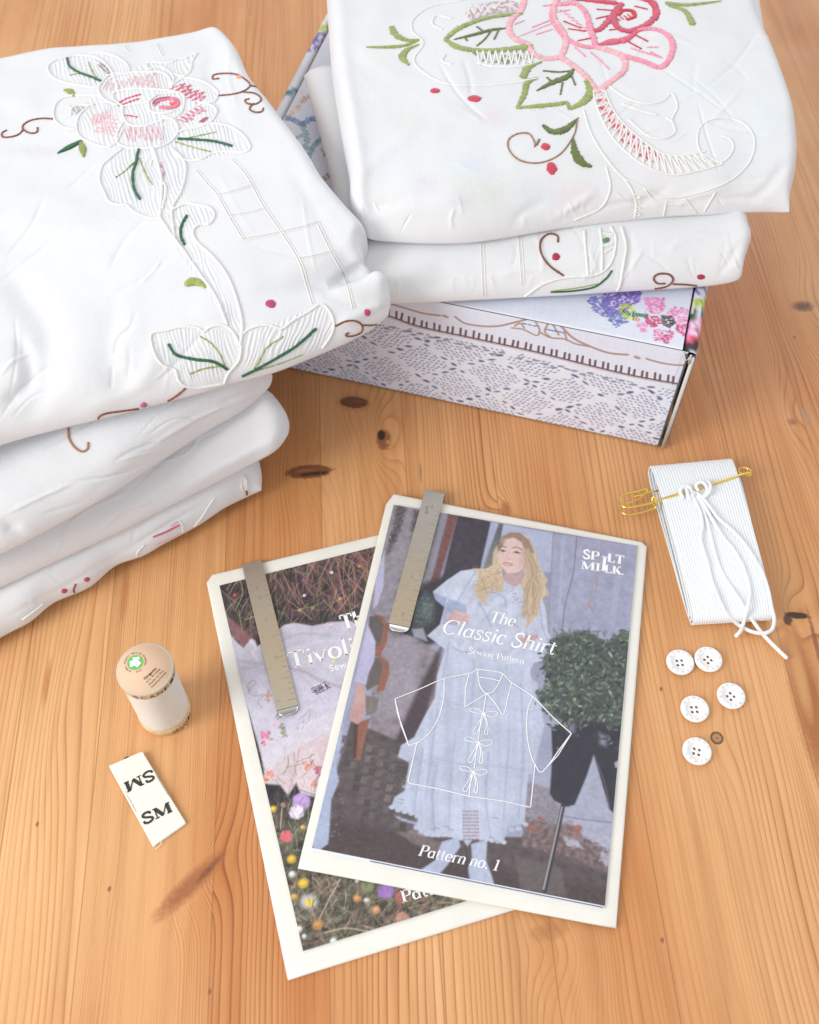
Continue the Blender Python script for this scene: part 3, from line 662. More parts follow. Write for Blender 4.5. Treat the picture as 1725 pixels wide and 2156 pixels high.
# ---- right stack
GRP_R = 'folded white tablecloths on the printed box'
rtF = thing('folded_tablecloth', 'lower tablecloth of the right stack, directly on the printed box, with brown curls', 'tablecloth', tuple(P(1150, 500, .09)), group=GRP_R)
Fc_ = Cloth(rtF, 'cloth_body',
    [(700, 622, .099), (780, 633, .099), (845, 637, .098), (1011, 629, .097), (1100, 624, .097), (1177, 620, .097), (1343, 610, .097), (1440, 604, .097), (1509, 598, .098), (1550, 590, .100), (1562, 580, .102)],
    [(640, 160, .108), (1000, 150, .108), (1480, 140, .108)],
    [(700, 622, .099), (700, 400, .104), (640, 160, .108)],
    [(1562, 580, .102), (1566, 550, .105), (1577, 515, .108), (1570, 490, .110), (1562, 455, .110), (1540, 350, .108), (1480, 140, .108)],
    (.034, .012, .02, .02), .015, .006, 520, 300, wr=.0014, seed=43,
    folds=creases(800, 490, 1560, 620, 22, 1.35, .0005, 6, .35, 70)+[(c2([(990, 780), (1010, 850), (960, 900)]), .0008, 7), (c2([(1120, 720), (1130, 800), (1110, 900)]), -.0008, 8), (c2([(520, 800), (530, 880), (480, 940)]), -.0008, 24), (c2([(1480, 760), (1440, 830), (1400, 890)]), -.0009, 9), (c2([(700, 880), (800, 850), (900, 860)]), .0006, 10), (c2([(1240, 800), (1300, 760), (1420, 740)]), .0006, 9)],
    pucker=[(c2([(990, 725), (1090, 725), (1110, 900), (900, 935), (880, 900), (980, 870)]), .2, 11, .0005)])
white_emb(Fc_, 'white_cording', [c2(q) for q in ([(980, 732), (985, 800), (992, 872)], [(1030, 725), (1036, 780), (1036, 858)], [(1065, 720), (1080, 760), (1066, 830), (1020, 870), (920, 880), (850, 900), (790, 940)], [(1098, 720), (1112, 780), (1104, 840), (1088, 915), (1050, 930)], [(1045, 800), (1065, 790)], [(1040, 740), (1072, 745)], [(1040, 780), (1070, 775)])], .0008)
mb = MB()
for q in ([(655, 745), (658, 800), (661, 870), (664, 935)], [(775, 738), (780, 800), (786, 900)], [(600, 756), (700, 748), (775, 740)]): Fc_.ladder(mb, c2(q), 3.4)
mb.build('hemstitch_grid', M_THREAD, rtF)
mb = MB(); Fc_.curve(mb, c2([(1068, 858), (1050, 882), (1010, 910), (940, 922), (875, 925)]), .0006, color=GD, cj=.1); Fc_.curve(mb, c2([(880, 922), (960, 912), (1020, 900)]), .00035, color=GL); Fc_.curve(mb, c2([(1045, 765), (1055, 758)]), .0015, .0008, color=(90, 140, 96)); mb.build('green_leaf_stitching', M_THREAD, rtF)
mb = MB(); Fc_.curve(mb, c2([(897, 768), (896, 748), (868, 742), (842, 765), (845, 805), (870, 842), (914, 873)]), .0006, color=BR, jag=.08, cj=.12); mb.build('scroll_embroidery', M_THREAD, rtF)
mb = MB(); Fc_.curve(mb, c2([(1236, 898), (1212, 898), (1200, 882), (1216, 868), (1250, 870), (1262, 888), (1240, 908), (1190, 917)]), .0006, color=BR, jag=.08, cj=.12); Fc_.curve(mb, c2([(1262, 900), (1310, 902), (1372, 911)]), .0006, color=BR); mb.build('scroll_embroidery', M_THREAD, rtF)
for b in ((891, 813, 8, 8), (1350, 878, 8, 5.5), (1304, 913, 6, 3.5)):
    q = c2([b[:2]])[0]; Fc_.berry('berry', q[0], q[1], b[2], b[3], (176, 34, 66))

rtE = thing('folded_tablecloth', 'top tablecloth of the right stack, big red and pink rose with green leaves', 'tablecloth', tuple(P(1200, 350, .12)), group=GRP_R)
low = Cloth(rtE, 'under_fold',
    [(775, 468, .120), (900, 480, .122), (1300, 440, .122), (1640, 420, .122)], [(700, -150, .128), (1000, -170, .128), (1570, -150, .128)],
    [(775, 468, .120), (775, 400, .118), (772, 310, .118), (764, 240, .118), (770, 170, .118), (785, 80, .120), (725, -150, .126)],
    [(1640, 420, .122), (1640, 300, .124), (1620, 150, .126), (1570, -150, .128)], (.02, .02, .02, .02), .012, .009, 240, 240, wr=.001, seed=51)
tints = [(1010, 400, 60, 34, (206, 218, 196), .35), (1130, 420, 46, 40, (214, 226, 232), .35), (990, 345, 40, 26, (216, 226, 238), .5), (900, 385, 24, 18, (214, 202, 224), .355), (970, 420, 20, 16, (214, 202, 224), .35),
         (1210, 410, 44, 30, (236, 206, 214), .3), (1040, 245, 26, 16, (240, 210, 216), .3), (860, 250, 60, 24, (222, 226, 216), .35), (1460, 190, 50, 34, (218, 230, 234), .35), (1380, 330, 50, 40, (234, 222, 226), .3),
         (1560, 350, 50, 40, (212, 224, 232), .35), (820, 330, 30, 40, (220, 228, 234), .35), (1250, 340, 40, 22, (212, 224, 214), .35), (1600, 250, 40, 60, (224, 236, 240), .4), (780, 130, 40, 50, (236, 238, 232), .3)]
E_ = Cloth(rtE, 'cloth_body',
    [(752, 478, .126), (775, 498, .124), (800, 504, .122), (850, 508, .122), (930, 510, .122), (1020, 505, .122), (1200, 476, .122), (1400, 454, .122), (1500, 449, .123), (1560, 445, .123), (1620, 444, .124), (1650, 446, .125), (1662, 446, .126)],
    [(676, -190, .149), (1000, -200, .152), (1300, -205, .152), (1530, -190, .150)],
    [(752, 478, .126), (740, 450, .127), (737, 425, .128), (736, 385, .129), (718, 280, .133), (701, 170, .137), (694, 90, .140), (688, 0, .143), (682, -90, .146), (676, -190, .149)],
    [(1662, 446, .126), (1660, 420, .127), (1667, 385, .128), (1668, 330, .130), (1658, 260, .133), (1634, 180, .136), (1600, 90, .139), (1572, 0, .142), (1550, -90, .145), (1530, -190, .150)],
    (.075, .012, .012, .014), (.026, .012), .006, 820, 620, wr=.0017, seed=61, tint=tints, pw=2.0,
    folds=creases(740, 60, 1600, 420, 26, .5, .0005, 4, .8)+creases(760, 430, 1640, 480, 26, 1.3, .0007, 5, .4, 50, (2.5, 7))+[([(740, 440), (860, 440), (1000, 425)], .0010, 22), ([(1150, 470), (1200, 440), (1260, 400)], .0012, 9), ([(1420, 450), (1450, 420), (1540, 390)], .0012, 9), ([(1560, 440), (1610, 400), (1665, 330)], -.0012, 12),
           ([(1080, 500), (1100, 450), (1160, 420)], -.0010, 12), ([(1330, 460), (1350, 430), (1420, 390)], -.0010, 10), ([(760, 480), (790, 440), (870, 420)], -.0010, 14), ([(745, 380), (800, 330), (900, 250)], .0007, 16), ([(900, 200), (1000, 260), (1150, 270)], .0006, 18), ([(1650, 450), (1600, 420), (1500, 420)], -.0012, 7), ([(1210, 470), (1300, 430), (1400, 430)], -.0009, 7)])
def cE(q): return c2(q)
# open work
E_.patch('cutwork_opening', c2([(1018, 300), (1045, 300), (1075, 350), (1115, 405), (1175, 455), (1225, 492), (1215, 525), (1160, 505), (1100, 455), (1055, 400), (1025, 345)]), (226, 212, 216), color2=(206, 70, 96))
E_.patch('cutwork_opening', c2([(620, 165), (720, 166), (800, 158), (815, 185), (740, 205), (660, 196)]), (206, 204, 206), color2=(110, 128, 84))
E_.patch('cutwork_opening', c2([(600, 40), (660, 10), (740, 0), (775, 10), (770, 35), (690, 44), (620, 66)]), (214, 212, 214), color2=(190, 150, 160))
wh = [(1008, 290), (1020, 340), (1058, 420), (1110, 480), (1180, 530), (1260, 555), (1350, 540), (1420, 520)]
wi = [(1045, 288), (1072, 350), (1112, 400), (1170, 450), (1230, 488), (1300, 494), (1365, 480)]
white_emb(E_, 'white_scrollwork', [c2(q) for q in (wh, wi,
    [(1365, 515), (1340, 460), (1345, 410), (1380, 380), (1440, 375), (1495, 400), (1520, 450), (1500, 520), (1430, 580), (1330, 615), (1240, 625), (1160, 590), (1100, 560), (1040, 490), (1000, 420), (978, 350)],
    [(1365, 510), (1420, 512), (1452, 475), (1442, 442), (1412, 432)], [(1060, 275), (1110, 310), (1180, 330), (1230, 320), (1258, 298), (1275, 340), (1258, 380), (1268, 420), (1230, 440), (1180, 430), (1120, 380)],
    [(1100, 330), (1160, 352), (1210, 365)], [(1240, 375), (1258, 385)], [(1050, 530), (1062, 600), (1030, 660), (950, 697)], [(1105, 565), (1130, 600), (1145, 650), (1140, 690)], [(1170, 600), (1210, 640), (1290, 650)], [(1240, 640), (1230, 690)], [(1300, 630), (1340, 680)], [(1395, 610), (1360, 670)],
    [(600, 0), (500, 20), (440, 60), (435, 100), (470, 138), (440, 190), (470, 230), (540, 265), (640, 272), (760, 262), (830, 250)], [(640, 200), (700, 212), (800, 208), (850, 190)], [(540, 175), (530, 195), (560, 205)], [(560, 60), (510, 50), (500, 80), (530, 95)])], .00062)
mb = MB()
a = resample(np.array(wh, float), 22); b = resample(np.array(wi, float), 22)
for k in range(21): E_.curve(mb, c2([tuple(a[k]), tuple(b[k])]), .0006, color=WH, step=4, mark=k == 0); E_.curve(mb, c2([tuple(b[k]), tuple(a[k+1])]), .0006, color=WH, step=4, mark=k == 0)
for k in range(9):
    x = 640+k*20; E_.curve(mb, c2([(x, 162), (x+10, 205)]), .0006, color=WH, step=4, mark=k == 0); E_.curve(mb, c2([(x+10, 205), (x+20, 162)]), .0006, color=WH, step=4, mark=k == 0)
for k in range(7):
    x = 610+k*22; E_.curve(mb, c2([(x, 52-k*6), (x+10, 14)]), .0005, color=WH, step=4, mark=k == 0); E_.curve(mb, c2([(x+10, 14), (x+22, 46-k*6)]), .0005, color=WH, step=4, mark=k == 0)
for k in range(9): E_.curve(mb, c2([(1140+(k % 2)*22, 615+k*9), (1160-(k % 2)*22, 624+k*9)]), .0005, color=WH, step=4, mark=k == 0)
mb.build('zigzag_bars', M_THREAD, rtE)
mb = MB(); GE = (150, 164, 92); GO = (98, 112, 54)
def SB(q, w, c=GE, h=.0008): E_.curve(mb, c2(q), w, min(h, .00055), color=c, jag=.14, cj=.13, step=1.3, sides=8)
SB([(540, 125), (580, 92), (640, 67), (700, 52), (782, 43)], [.0012, .0019, .0016, .0016, .0015]); SB([(540, 126), (580, 150), (640, 160), (720, 158), (812, 146)], [.0012, .0022, .0018, .0020, .0024])
SB([(842, 197), (805, 212), (786, 245)], [.0010, .0022, .0022]); SB([(830, 248), (800, 262), (790, 300), (768, 342)], [.0010, .0018, .0018, .0010]); SB([(768, 342), (840, 336), (900, 330), (924, 326), (934, 346)], [.0012, .0016, .0016, .0012, .0010]); SB([(934, 346), (980, 322), (1000, 290), (990, 255)], [.0010, .0024, .0026, .0020])
SB([(290, 150), (350, 150), (410, 145), (455, 128)], [.0004, .0012, .0013, .0006]); SB([(370, 86), (384, 112), (420, 128), (456, 126)], [.0018, .0022, .0014, .0005]); SB([(425, 207), (404, 182), (420, 158), (456, 142)], [.0006, .0024, .0016, .0005])
SB([(1240, 10), (1300, 16), (1350, 12), (1415, 4)], [.0016, .0016, .0013, .0004]); SB([(1250, 18), (1300, 36), (1325, 78)], [.0012, .0018, .0020])
SB([(568, 126), (640, 108), (690, 95), (737, 90)], [.0004, .0014, .0012, .0003], GO); SB([(830, 288), (880, 262), (925, 244), (946, 220)], [.0004, .0020, .0020, .0010], GO)
SB([(850, 398), (880, 418), (920, 410), (962, 374)], [.0012, .0022, .0022, .0004], GO); SB([(945, 440), (952, 485), (972, 515), (1002, 528)], [.0006, .0026, .0024, .0008], GO)
for q in ([(690, 92), (665, 125), (640, 146)], [(712, 90), (695, 125)], [(660, 100), (640, 85)], [(600, 118), (610, 130)], [(850, 225), (900, 229), (940, 225)], [(880, 262), (862, 246)], [(905, 300), (912, 262)], [(952, 270), (940, 240)], [(838, 442), (830, 460)]): SB(q, .00055, GO, .0006)
mb.build('green_leaf_stitching', M_THREAD, rtE)
mb = MB(); PS = (240, 178, 186); PP = (240, 150, 172); CD = (206, 66, 96)
for q in ([(792, -12), (782, 30), (752, 60), (742, 92), (762, 125), (802, 140), (818, 170), (860, 186), (906, 182)], [(906, 182), (922, 140), (912, 100), (885, 60), (884, 22), (900, -10)], [(906, 182), (942, 206), (980, 236), (1022, 292)], [(1022, 292), (1060, 262), (1108, 222), (1104, 182), (1072, 165), (1020, 150)]): SB(q, .0020, PS)
for q in ([(884, 20), (880, 60), (908, 104), (935, 130), (980, 148), (1030, 150)], [(900, 14), (950, 12), (985, 40), (1000, 90), (1016, 142)], [(1150, 95), (1200, 92), (1245, 112), (1262, 145), (1250, 188), (1220, 214), (1170, 196), (1108, 178)]): SB(q, .0019, PP)
for q in ([(925, -8), (1010, 2), (1080, 10)], [(1092, 22), (1062, 60), (1032, 92), (1008, 98)], [(1098, 12), (1074, 50), (1084, 84), (1120, 99), (1170, 82), (1208, 50), (1196, 8), (1150, -8)]): SB(q, .0022, CD)
SB([(1028, 142), (1062, 134), (1110, 126), (1152, 98)], [.0010, .0026, .0024, .0010], (216, 92, 116)); SB([(1088, 48), (1104, 34), (1134, 36), (1140, 54), (1118, 62)], .0014, (196, 28, 52))
SB([(1120, 99), (1150, 100), (1180, 92)], .0008, (216, 92, 116))
for q in ([(815, 88), (875, 64)], [(828, 110), (880, 94)], [(850, 20), (900, 12)], [(760, 78), (790, 66)], [(1000, 165), (1040, 200)], [(950, 150), (985, 180)], [(1190, 165), (1225, 182)], [(1180, 150), (1215, 150)], [(1030, 190), (1060, 220)], [(890, 40), (935, 32)]): SB(q, .0004, (240, 150, 176), .0005)
for q in ([(915, 68), (970, 90)], [(930, 92), (985, 100)], [(1100, 122), (1162, 156)], [(1128, 104), (1182, 132)], [(1018, 60), (1060, 50)], [(1020, 30), (1070, 34)], [(1060, 96), (1094, 92)], [(1140, 20), (1180, 30)], [(960, 130), (1010, 120)]): SB(q, .0005, (200, 56, 86), .0005)
for k in range(34):   # loose satin stitches shading the petals
    x, y, c_, dx, dy = [(770+3*k, 118-1.2*k, PS, 16, -7), (900+3.2*k, 30+2.6*k, PP, 18, 5), (1040+3.0*k, 70-.9*k, CD, 12, 9), (1120+3.0*k, 150+.9*k, PP, 14, 7)][k % 4]
    SB([(x, y), (x+dx, y+dy)], .0004, c_, .0004)
mb.build('rose_embroidery', M_THREAD, rtE)
mb = MB(); E_.curve(mb, c2([(958, 382), (948, 428), (905, 488), (842, 516), (780, 510), (745, 480), (740, 445), (768, 425), (806, 425), (825, 456), (822, 466)]), .0005, color=(160, 120, 92), jag=.1, cj=.1); mb.build('scroll_embroidery', M_THREAD, rtE)
for b in ((508, 288, 10, 7), (632, 313, 14, 9.5), (858, 465, 9.5, 8.5), (877, 533, 10.5, 14)):
    q = c2([b[:2]])[0]; E_.berry('berry', q[0], q[1], b[2], b[3], (206, 64, 88))
# ------------------------------------------------------------------ flat things: frames, painted card, lettering
def unit(v): v = np.asarray(v, float); return v/np.linalg.norm(v)
class Frame:
    def __init__(s, o, ex, ey, w, h): s.o = np.asarray(o, float); s.ex = unit(ex); s.ey = unit(np.asarray(ey, float)-s.ex*(np.asarray(ey, float)@s.ex)); s.n = np.cross(s.ex, s.ey); s.w = w; s.h = h
    def px(s, px, py):
        d = ray(px, py); t = ((s.o-EYE)@s.n)/(d@s.n); q = EYE+d*t-s.o; return q@s.ex, q@s.ey
    def at(s, u, v, k=0.0): return s.o+s.ex*u+s.ey*v+s.n*k
    def pt(s, px, py, k=0.0): u, v = s.px(px, py); return s.at(u, v, k)
class Canvas:
    def __init__(s, fr, dpm, col, seed=1):
        s.fr = fr; s.k = dpm; s.W = int(fr.w*dpm); s.H = int(fr.h*dpm); s.seed = seed
        s.a = np.ones((s.H, s.W, 3))*np.asarray(col, float); s.X, s.Y = np.meshgrid(np.arange(s.W)+.5, np.arange(s.H)+.5)
        u0, v0 = fr.px(*proj(fr.at(fr.w/2, fr.h/2))); q = proj(fr.at(fr.w/2+.01, fr.h/2)); p = proj(fr.at(fr.w/2, fr.h/2))
        s.dp = .01*dpm/math.hypot(q[0]-p[0], q[1]-p[1])          # canvas px per picture px
    def m(s, pts): return np.array([s.fr.px(p[0], p[1]) for p in pts])*s.k
    def blend(s, x0, x1, y0, y1, al, col, nz=0, nsc=6):
        c = np.asarray(col, float)
        if nz: c = c*(1+nz*fbm(s.X[y0:y1, x0:x1]/nsc, s.Y[y0:y1, x0:x1]/nsc, 3, s.seed))[..., None]
        s.a[y0:y1, x0:x1] = s.a[y0:y1, x0:x1]*(1-al[..., None])+c*al[..., None]
    def bb(s, p, mg):
        x0, y0 = np.floor(p.min(0)-mg).astype(int); x1, y1 = np.ceil(p.max(0)+mg).astype(int)
        return max(0, x0), min(s.W, x1), max(0, y0), min(s.H, y1)
    def poly(s, pts, col, soft=1.2, a=1.0, nz=.04, nsc=6, raw=False, rough=0):
        p = np.array(pts, float) if raw else s.m(pts); x0, x1, y0, y1 = s.bb(p, soft+1)
        if x1 <= x0 or y1 <= y0: return
        X, Y = s.X[y0:y1, x0:x1], s.Y[y0:y1, x0:x1]
        if rough: X = X+rough*gnoise(X/5, Y/5, 3); Y = Y+rough*gnoise(X/5+9, Y/5, 4)
        ins = in_poly(X, Y, p); q, _ = dist_line(X, Y, np.vstack([p, p[:1]])); d = np.where(ins, q, -q)
        s.blend(x0, x1, y0, y1, np.clip(.5+d/soft, 0, 1)*a, col, nz, nsc)
    def line(s, pts, col, w=2, a=1.0, raw=False, soft=1.0, sm=True):
        p = np.array(pts, float)[:, :2] if raw else s.m(pts)
        if sm and len(p) > 2: p = cr_spline(p, 5)
        hw = w*s.dp/2 if not raw else w/2; x0, x1, y0, y1 = s.bb(p, hw+1.5)
        if x1 <= x0 or y1 <= y0: return
        q, _ = dist_line(s.X[y0:y1, x0:x1], s.Y[y0:y1, x0:x1], p); s.blend(x0, x1, y0, y1, np.clip((hw-q)/soft+.5, 0, 1)*a, col)
    def ell(s, c, rx, ry, col, ang=0, a=1.0, soft=1.0, raw=False, nz=0):
        p = np.array(c, float)[:2] if raw else s.m([c])[0]; k = 1 if raw else s.dp; rx, ry = rx*k, ry*k; r = max(rx, ry)*(1+soft/max(min(rx, ry), .5))+2
        x0, x1, y0, y1 = s.bb(p[None], r)
        if x1 <= x0 or y1 <= y0: return
        dx, dy = s.X[y0:y1, x0:x1]-p[0], s.Y[y0:y1, x0:x1]-p[1]; c_, s_ = math.cos(ang), math.sin(ang)
        u, v = (dx*c_+dy*s_)/rx, (-dx*s_+dy*c_)/ry; q = np.sqrt(u*u+v*v)
        s.blend(x0, x1, y0, y1, np.clip((1-q)*min(rx, ry)/soft+.5, 0, 1)*a, col, nz)
    def weave(s, poly, amp, sx, sy, shear=0.0, seed=0, soft=3):
        p = s.m(poly); x0, x1, y0, y1 = s.bb(p, 2)
        X, Y = s.X[y0:y1, x0:x1], s.Y[y0:y1, x0:x1]; ins = in_poly(X, Y, p); q, _ = dist_line(X, Y, np.vstack([p, p[:1]])); al = np.where(ins, np.clip(q/soft, 0, 1), 0)
        g = gnoise((X+shear*Y)/sx, Y/sy, seed)+.6*gnoise((X+shear*Y)/(sx*.45), Y/(sy*.6), seed+1)+.3*gnoise(X/3, Y/3, seed+2)
        s.a[y0:y1, x0:x1] *= (1+amp*g*al)[..., None]
    def build(s, name, mat, parent, thick=.0006):
        f = s.fr; u = np.linspace(0, f.w, s.W); v = np.linspace(0, f.h, s.H); U, V = np.meshgrid(u, v)
        co = f.o+U[..., None]*f.ex+V[..., None]*f.ey
        top = mesh_arrays(name, co.reshape(-1, 3), grid_faces(s.H, s.W), lin(np.clip(s.a, 0, 255)).reshape(-1, 3)*.97, None, False)
        return link(name, top, mat, parent)

# lettering with a thick and thin pen; em-square units
def arc(cx, cy, rx, ry, a0, a1, n=14):
    t = np.radians(np.linspace(a0, a1, n)); return [(cx+rx*math.cos(k), cy+ry*math.sin(k)) for k in t]
def sp(*p): return [tuple(q) for q in cr_spline(np.array(p, float), 6)]
TH = .018
GL_ = {
 'T': (.66, [([(.33, .01), (.33, .69)], .10), ([(.04, .685), (.62, .685)], .03), ([(.045, .69), (.045, .54)], .03), ([(.615, .69), (.615, .54)], .03), ([(.20, .012), (.46, .012)], .026)]),
 'h': (.53, [([(.11, 0), (.11, .72)], .085), (sp((.11, .32), (.18, .43), (.29, .46), (.39, .40), (.41, .30)), None), ([(.41, .33), (.41, 0)], .085), ([(.02, .012), (.20, .012)], .024), ([(.33, .012), (.50, .012)], .024), ([(.03, .71), (.12, .71)], .024)]),
 'e': (.46, [([(.07, .25), (.40, .25)], .024), (arc(.235, .225, .175, .235, 5, 320, 22), None)]),
 'C': (.70, [(arc(.38, .345, .32, .355, 48, 312, 26), None), ([(.60, .70), (.605, .50)], .03)]),
 'l': (.26, [([(.12, 0), (.12, .73)], .085), ([(.03, .012), (.22, .012)], .024), ([(.03, .72), (.13, .72)], .024)]),
 'a': (.52, [(arc(.215, .215, .150, .215, 38, 322, 22), None), ([(.395, .45), (.395, .04)], .07), (sp((.38, .06), (.41, .01), (.47, .04)), .03)]),
 's': (.38, [(sp((.31, .34), (.29, .43), (.19, .455), (.09, .41), (.09, .32), (.19, .25), (.29, .18), (.31, .08), (.22, .0), (.11, .01), (.05, .12)), .05)]),
 'i': (.25, [([(.12, 0), (.12, .45)], .085), ([(.03, .44), (.13, .44)], .024), ([(.03, .012), (.22, .012)], .024), ([(.12, .575), (.12, .665)], .09)]),
 'c': (.42, [(arc(.23, .225, .17, .235, 45, 318, 20), None), ([(.34, .37), (.34, .39)], .07)]),
 'S': (.54, [(sp((.43, .53), (.40, .66), (.26, .70), (.12, .64), (.09, .52), (.17, .42), (.31, .33), (.44, .24), (.45, .11), (.33, .01), (.19, .0), (.08, .08), (.06, .20)), .075), ([(.44, .69), (.44, .50)], .025), ([(.055, .22), (.055, .01)], .025)]),
 'r': (.38, [([(.11, 0), (.11, .45)], .085), (sp((.12, .28), (.18, .40), (.27, .455), (.34, .43)), .03), ([(.325, .41), (.33, .42)], .09), ([(.02, .012), (.22, .012)], .024), ([(.02, .44), (.12, .44)], .024)]),
 't': (.32, [([(.13, .58), (.13, .10)], .08), (sp((.13, .12), (.15, .03), (.22, .0), (.29, .06)), .035), ([(.02, .44), (.28, .44)], .026)]),
 'w': (.68, [([(.06, .44), (.20, .02)], .075), ([(.20, .02), (.33, .42)], .026), ([(.30, .44), (.45, .02)], .075), ([(.45, .02), (.60, .44)], .026), ([(.0, .445), (.14, .445)], .022), ([(.54, .445), (.67, .445)], .022)]),
 'n': (.53, [([(.11, 0), (.11, .45)], .085), (sp((.11, .32), (.18, .43), (.29, .46), (.39, .40), (.41, .30)), None), ([(.41, .33), (.41, 0)], .085), ([(.02, .012), (.20, .012)], .024), ([(.33, .012), (.50, .012)], .024), ([(.02, .44), (.12, .44)], .024)]),
 'g': (.48, [(arc(.22, .29, .15, .165, 0, 360, 24), None), (sp((.14, .15), (.09, .08), (.20, .03), (.36, .0), (.40, -.10), (.26, -.20), (.10, -.17), (.08, -.07), (.20, .01)), .035), (sp((.33, .40), (.40, .45), (.45, .43)), .03)]),
 'P': (.60, [([(.15, 0), (.15, .69)], .10), (sp((.15, .685), (.35, .69), (.49, .63), (.52, .52), (.49, .40), (.36, .34), (.17, .34)), None), ([(.03, .012), (.28, .012)], .026), ([(.03, .685), (.20, .685)], .026)]),
 'o': (.50, [(arc(.245, .225, .185, .235, 0, 360, 26), None)]),
 '.': (.24, [([(.10, .0), (.10, .10)], .10)]),
 '1': (.42, [([(.22, 0), (.22, .69)], .09), ([(.22, .685), (.09, .61)], .03), ([(.08, .012), (.36, .012)], .026)]),
 'v': (.50, [([(.07, .44), (.24, .01)], .08), ([(.24, .01), (.41, .44)], .026), ([(.0, .445), (.17, .445)], .022), ([(.34, .445), (.48, .445)], .022)]),
 'L': (.56, [([(.15, 0), (.15, .69)], .11), ([(.03, .015), (.50, .015)], .03), ([(.50, .0), (.51, .18)], .035), ([(.03, .685), (.27, .685)], .03)]),
 'I': (.30, [([(.15, 0), (.15, .69)], .11), ([(.03, .015), (.27, .015)], .03), ([(.03, .685), (.27, .685)], .03)]),
 'M': (.86, [([(.12, 0), (.12, .69)], .035), ([(.14, .68), (.40, .03)], .12), ([(.40, .03), (.66, .68)], .03), ([(.70, 0), (.70, .69)], .12), ([(.02, .015), (.22, .015)], .03), ([(.58, .015), (.82, .015)], .03), ([(.02, .685), (.18, .685)], .03), ([(.64, .685), (.82, .685)], .03)]),
 'K': (.66, [([(.15, 0), (.15, .69)], .11), ([(.17, .28), (.52, .68)], .035), ([(.28, .42), (.56, .01)], .12), ([(.03, .015), (.27, .015)], .03), ([(.03, .685), (.27, .685)], .03), ([(.44, .685), (.62, .685)], .03), ([(.46, .015), (.66, .015)], .03)]),
 ' ': (.26, [])}
def pen_text(mb, string, p0, p1, n, cap, italic=0.0, bold=1.0, sq=True):
    """string on a baseline from p0 to p1 (3D), plane normal n, cap height in metres"""
    p0, p1 = np.asarray(p0, float), np.asarray(p1, float); L = np.linalg.norm(p1-p0); ex = (p1-p0)/L; ey = np.cross(n, ex)
    adv = sum(GL_[c][0] for c in string); sy = cap/.70; sx = L/adv if sq else sy; x = 0
    mb.mark()
    for ch in string:
        a, strokes = GL_[ch]
        if ch == ' ': mb.mark()
        for pts, wt in strokes:
            q = np.array([((x+px_+italic*py_)*sx, py_*sy) for px_, py_ in pts]); T = np.gradient(q, axis=0); T /= np.linalg.norm(T, axis=1)[:, None]+1e-12
            w = (.022+.075*np.abs(T[:, 1])**1.6) if wt is None else np.full(len(q), wt)
            w = (w+.012)*sy*.5*bold*1.35; N = np.c_[-T[:, 1], T[:, 0]]
            l, r = q+N*w[:, None], q-N*w[:, None]
            V = np.vstack([p0+ex*k[0]+ey*k[1] for k in np.vstack([r, l])]); m = len(q)
            mb.add(V, [[i, i+1, m+i+1, m+i] for i in range(m-1)])
        x += a
_fc = {}
def font_mesh(ch):
    if ch not in _fc:
        cu = bpy.data.curves.new('glyph', 'FONT'); cu.body = ch; cu.resolution_u = 3; o = bpy.data.objects.new('glyph', cu); COL.objects.link(o)
        dg = bpy.context.evaluated_depsgraph_get(); me = bpy.data.meshes.new_from_object(o.evaluated_get(dg)); bpy.data.objects.remove(o)
        me.calc_loop_triangles(); V = np.array([v.co[:] for v in me.vertices]).reshape(-1, 3); Fq = np.array([t.vertices[:] for t in me.loop_triangles]).reshape(-1, 3)
        bpy.data.meshes.remove(me); _fc[ch] = (V, Fq)
    return _fc[ch]
def sans(mb, string, p0, p1, n, cap):
    if len(string) > 1: mb.mark()
    V, Fq = font_mesh(string); p0, p1 = np.asarray(p0, float), np.asarray(p1, float); L = np.linalg.norm(p1-p0); ex = (p1-p0)/L; ey = np.cross(n, ex)
    x0, x1 = V[:, 0].min(), V[:, 0].max(); mb.add(p0+((V[:, 0:1]-x0)/(x1-x0)*L)*ex+(V[:, 1:2]/.70*cap)*ey, Fq)
def flat_line(mb, pts3, w, n, color=(1, 1, 1)): mb.tube(np.array(pts3), w/2, .00004, n, color, sides=4, caps=False)

def puff_poly(name, pts, thick, mat, parent, inset=.0012, zb=None, warp=.0003, seed=5, sub=14):
    """pts: (k,3) corners of the upper outline; a sheet of paper-like stock with soft edges"""
    p = np.asarray(pts, float); k = len(p); ring = np.vstack([p[i]+(p[(i+1) % k]-p[i])*np.linspace(0, 1, sub, endpoint=False)[:, None] for i in range(k)]); m = len(ring)
    c = ring.mean(0); L = np.linalg.norm(ring-c, axis=1)[:, None]; dirs = (c-ring)/L; rings = []
    low = ring.copy(); low[:, 2] -= thick; rings.append(low+dirs*inset*.6)
    mid = ring.copy(); mid[:, 2] -= thick*.55; rings.append(mid)
    a = ring.copy(); a[:, 2] -= thick*.18; rings.append(a+dirs*inset*.35); rings.append(ring+dirs*inset*1.3)
    for f in (.06, .14, .26, .42, .6, .8, .999):
        r_ = ring+(c-ring)*f; r_ = r_.copy(); r_[:, 2] += warp*min(1, f*6)*fbm(r_[:, 0]*25, r_[:, 1]*25, 2, seed); rings.append(r_)
    V = np.vstack(rings); mb = MB(); mb.add(V, grid_faces(len(rings), m, wrap=True)); o = mb.build(name, mat, parent)
    return o

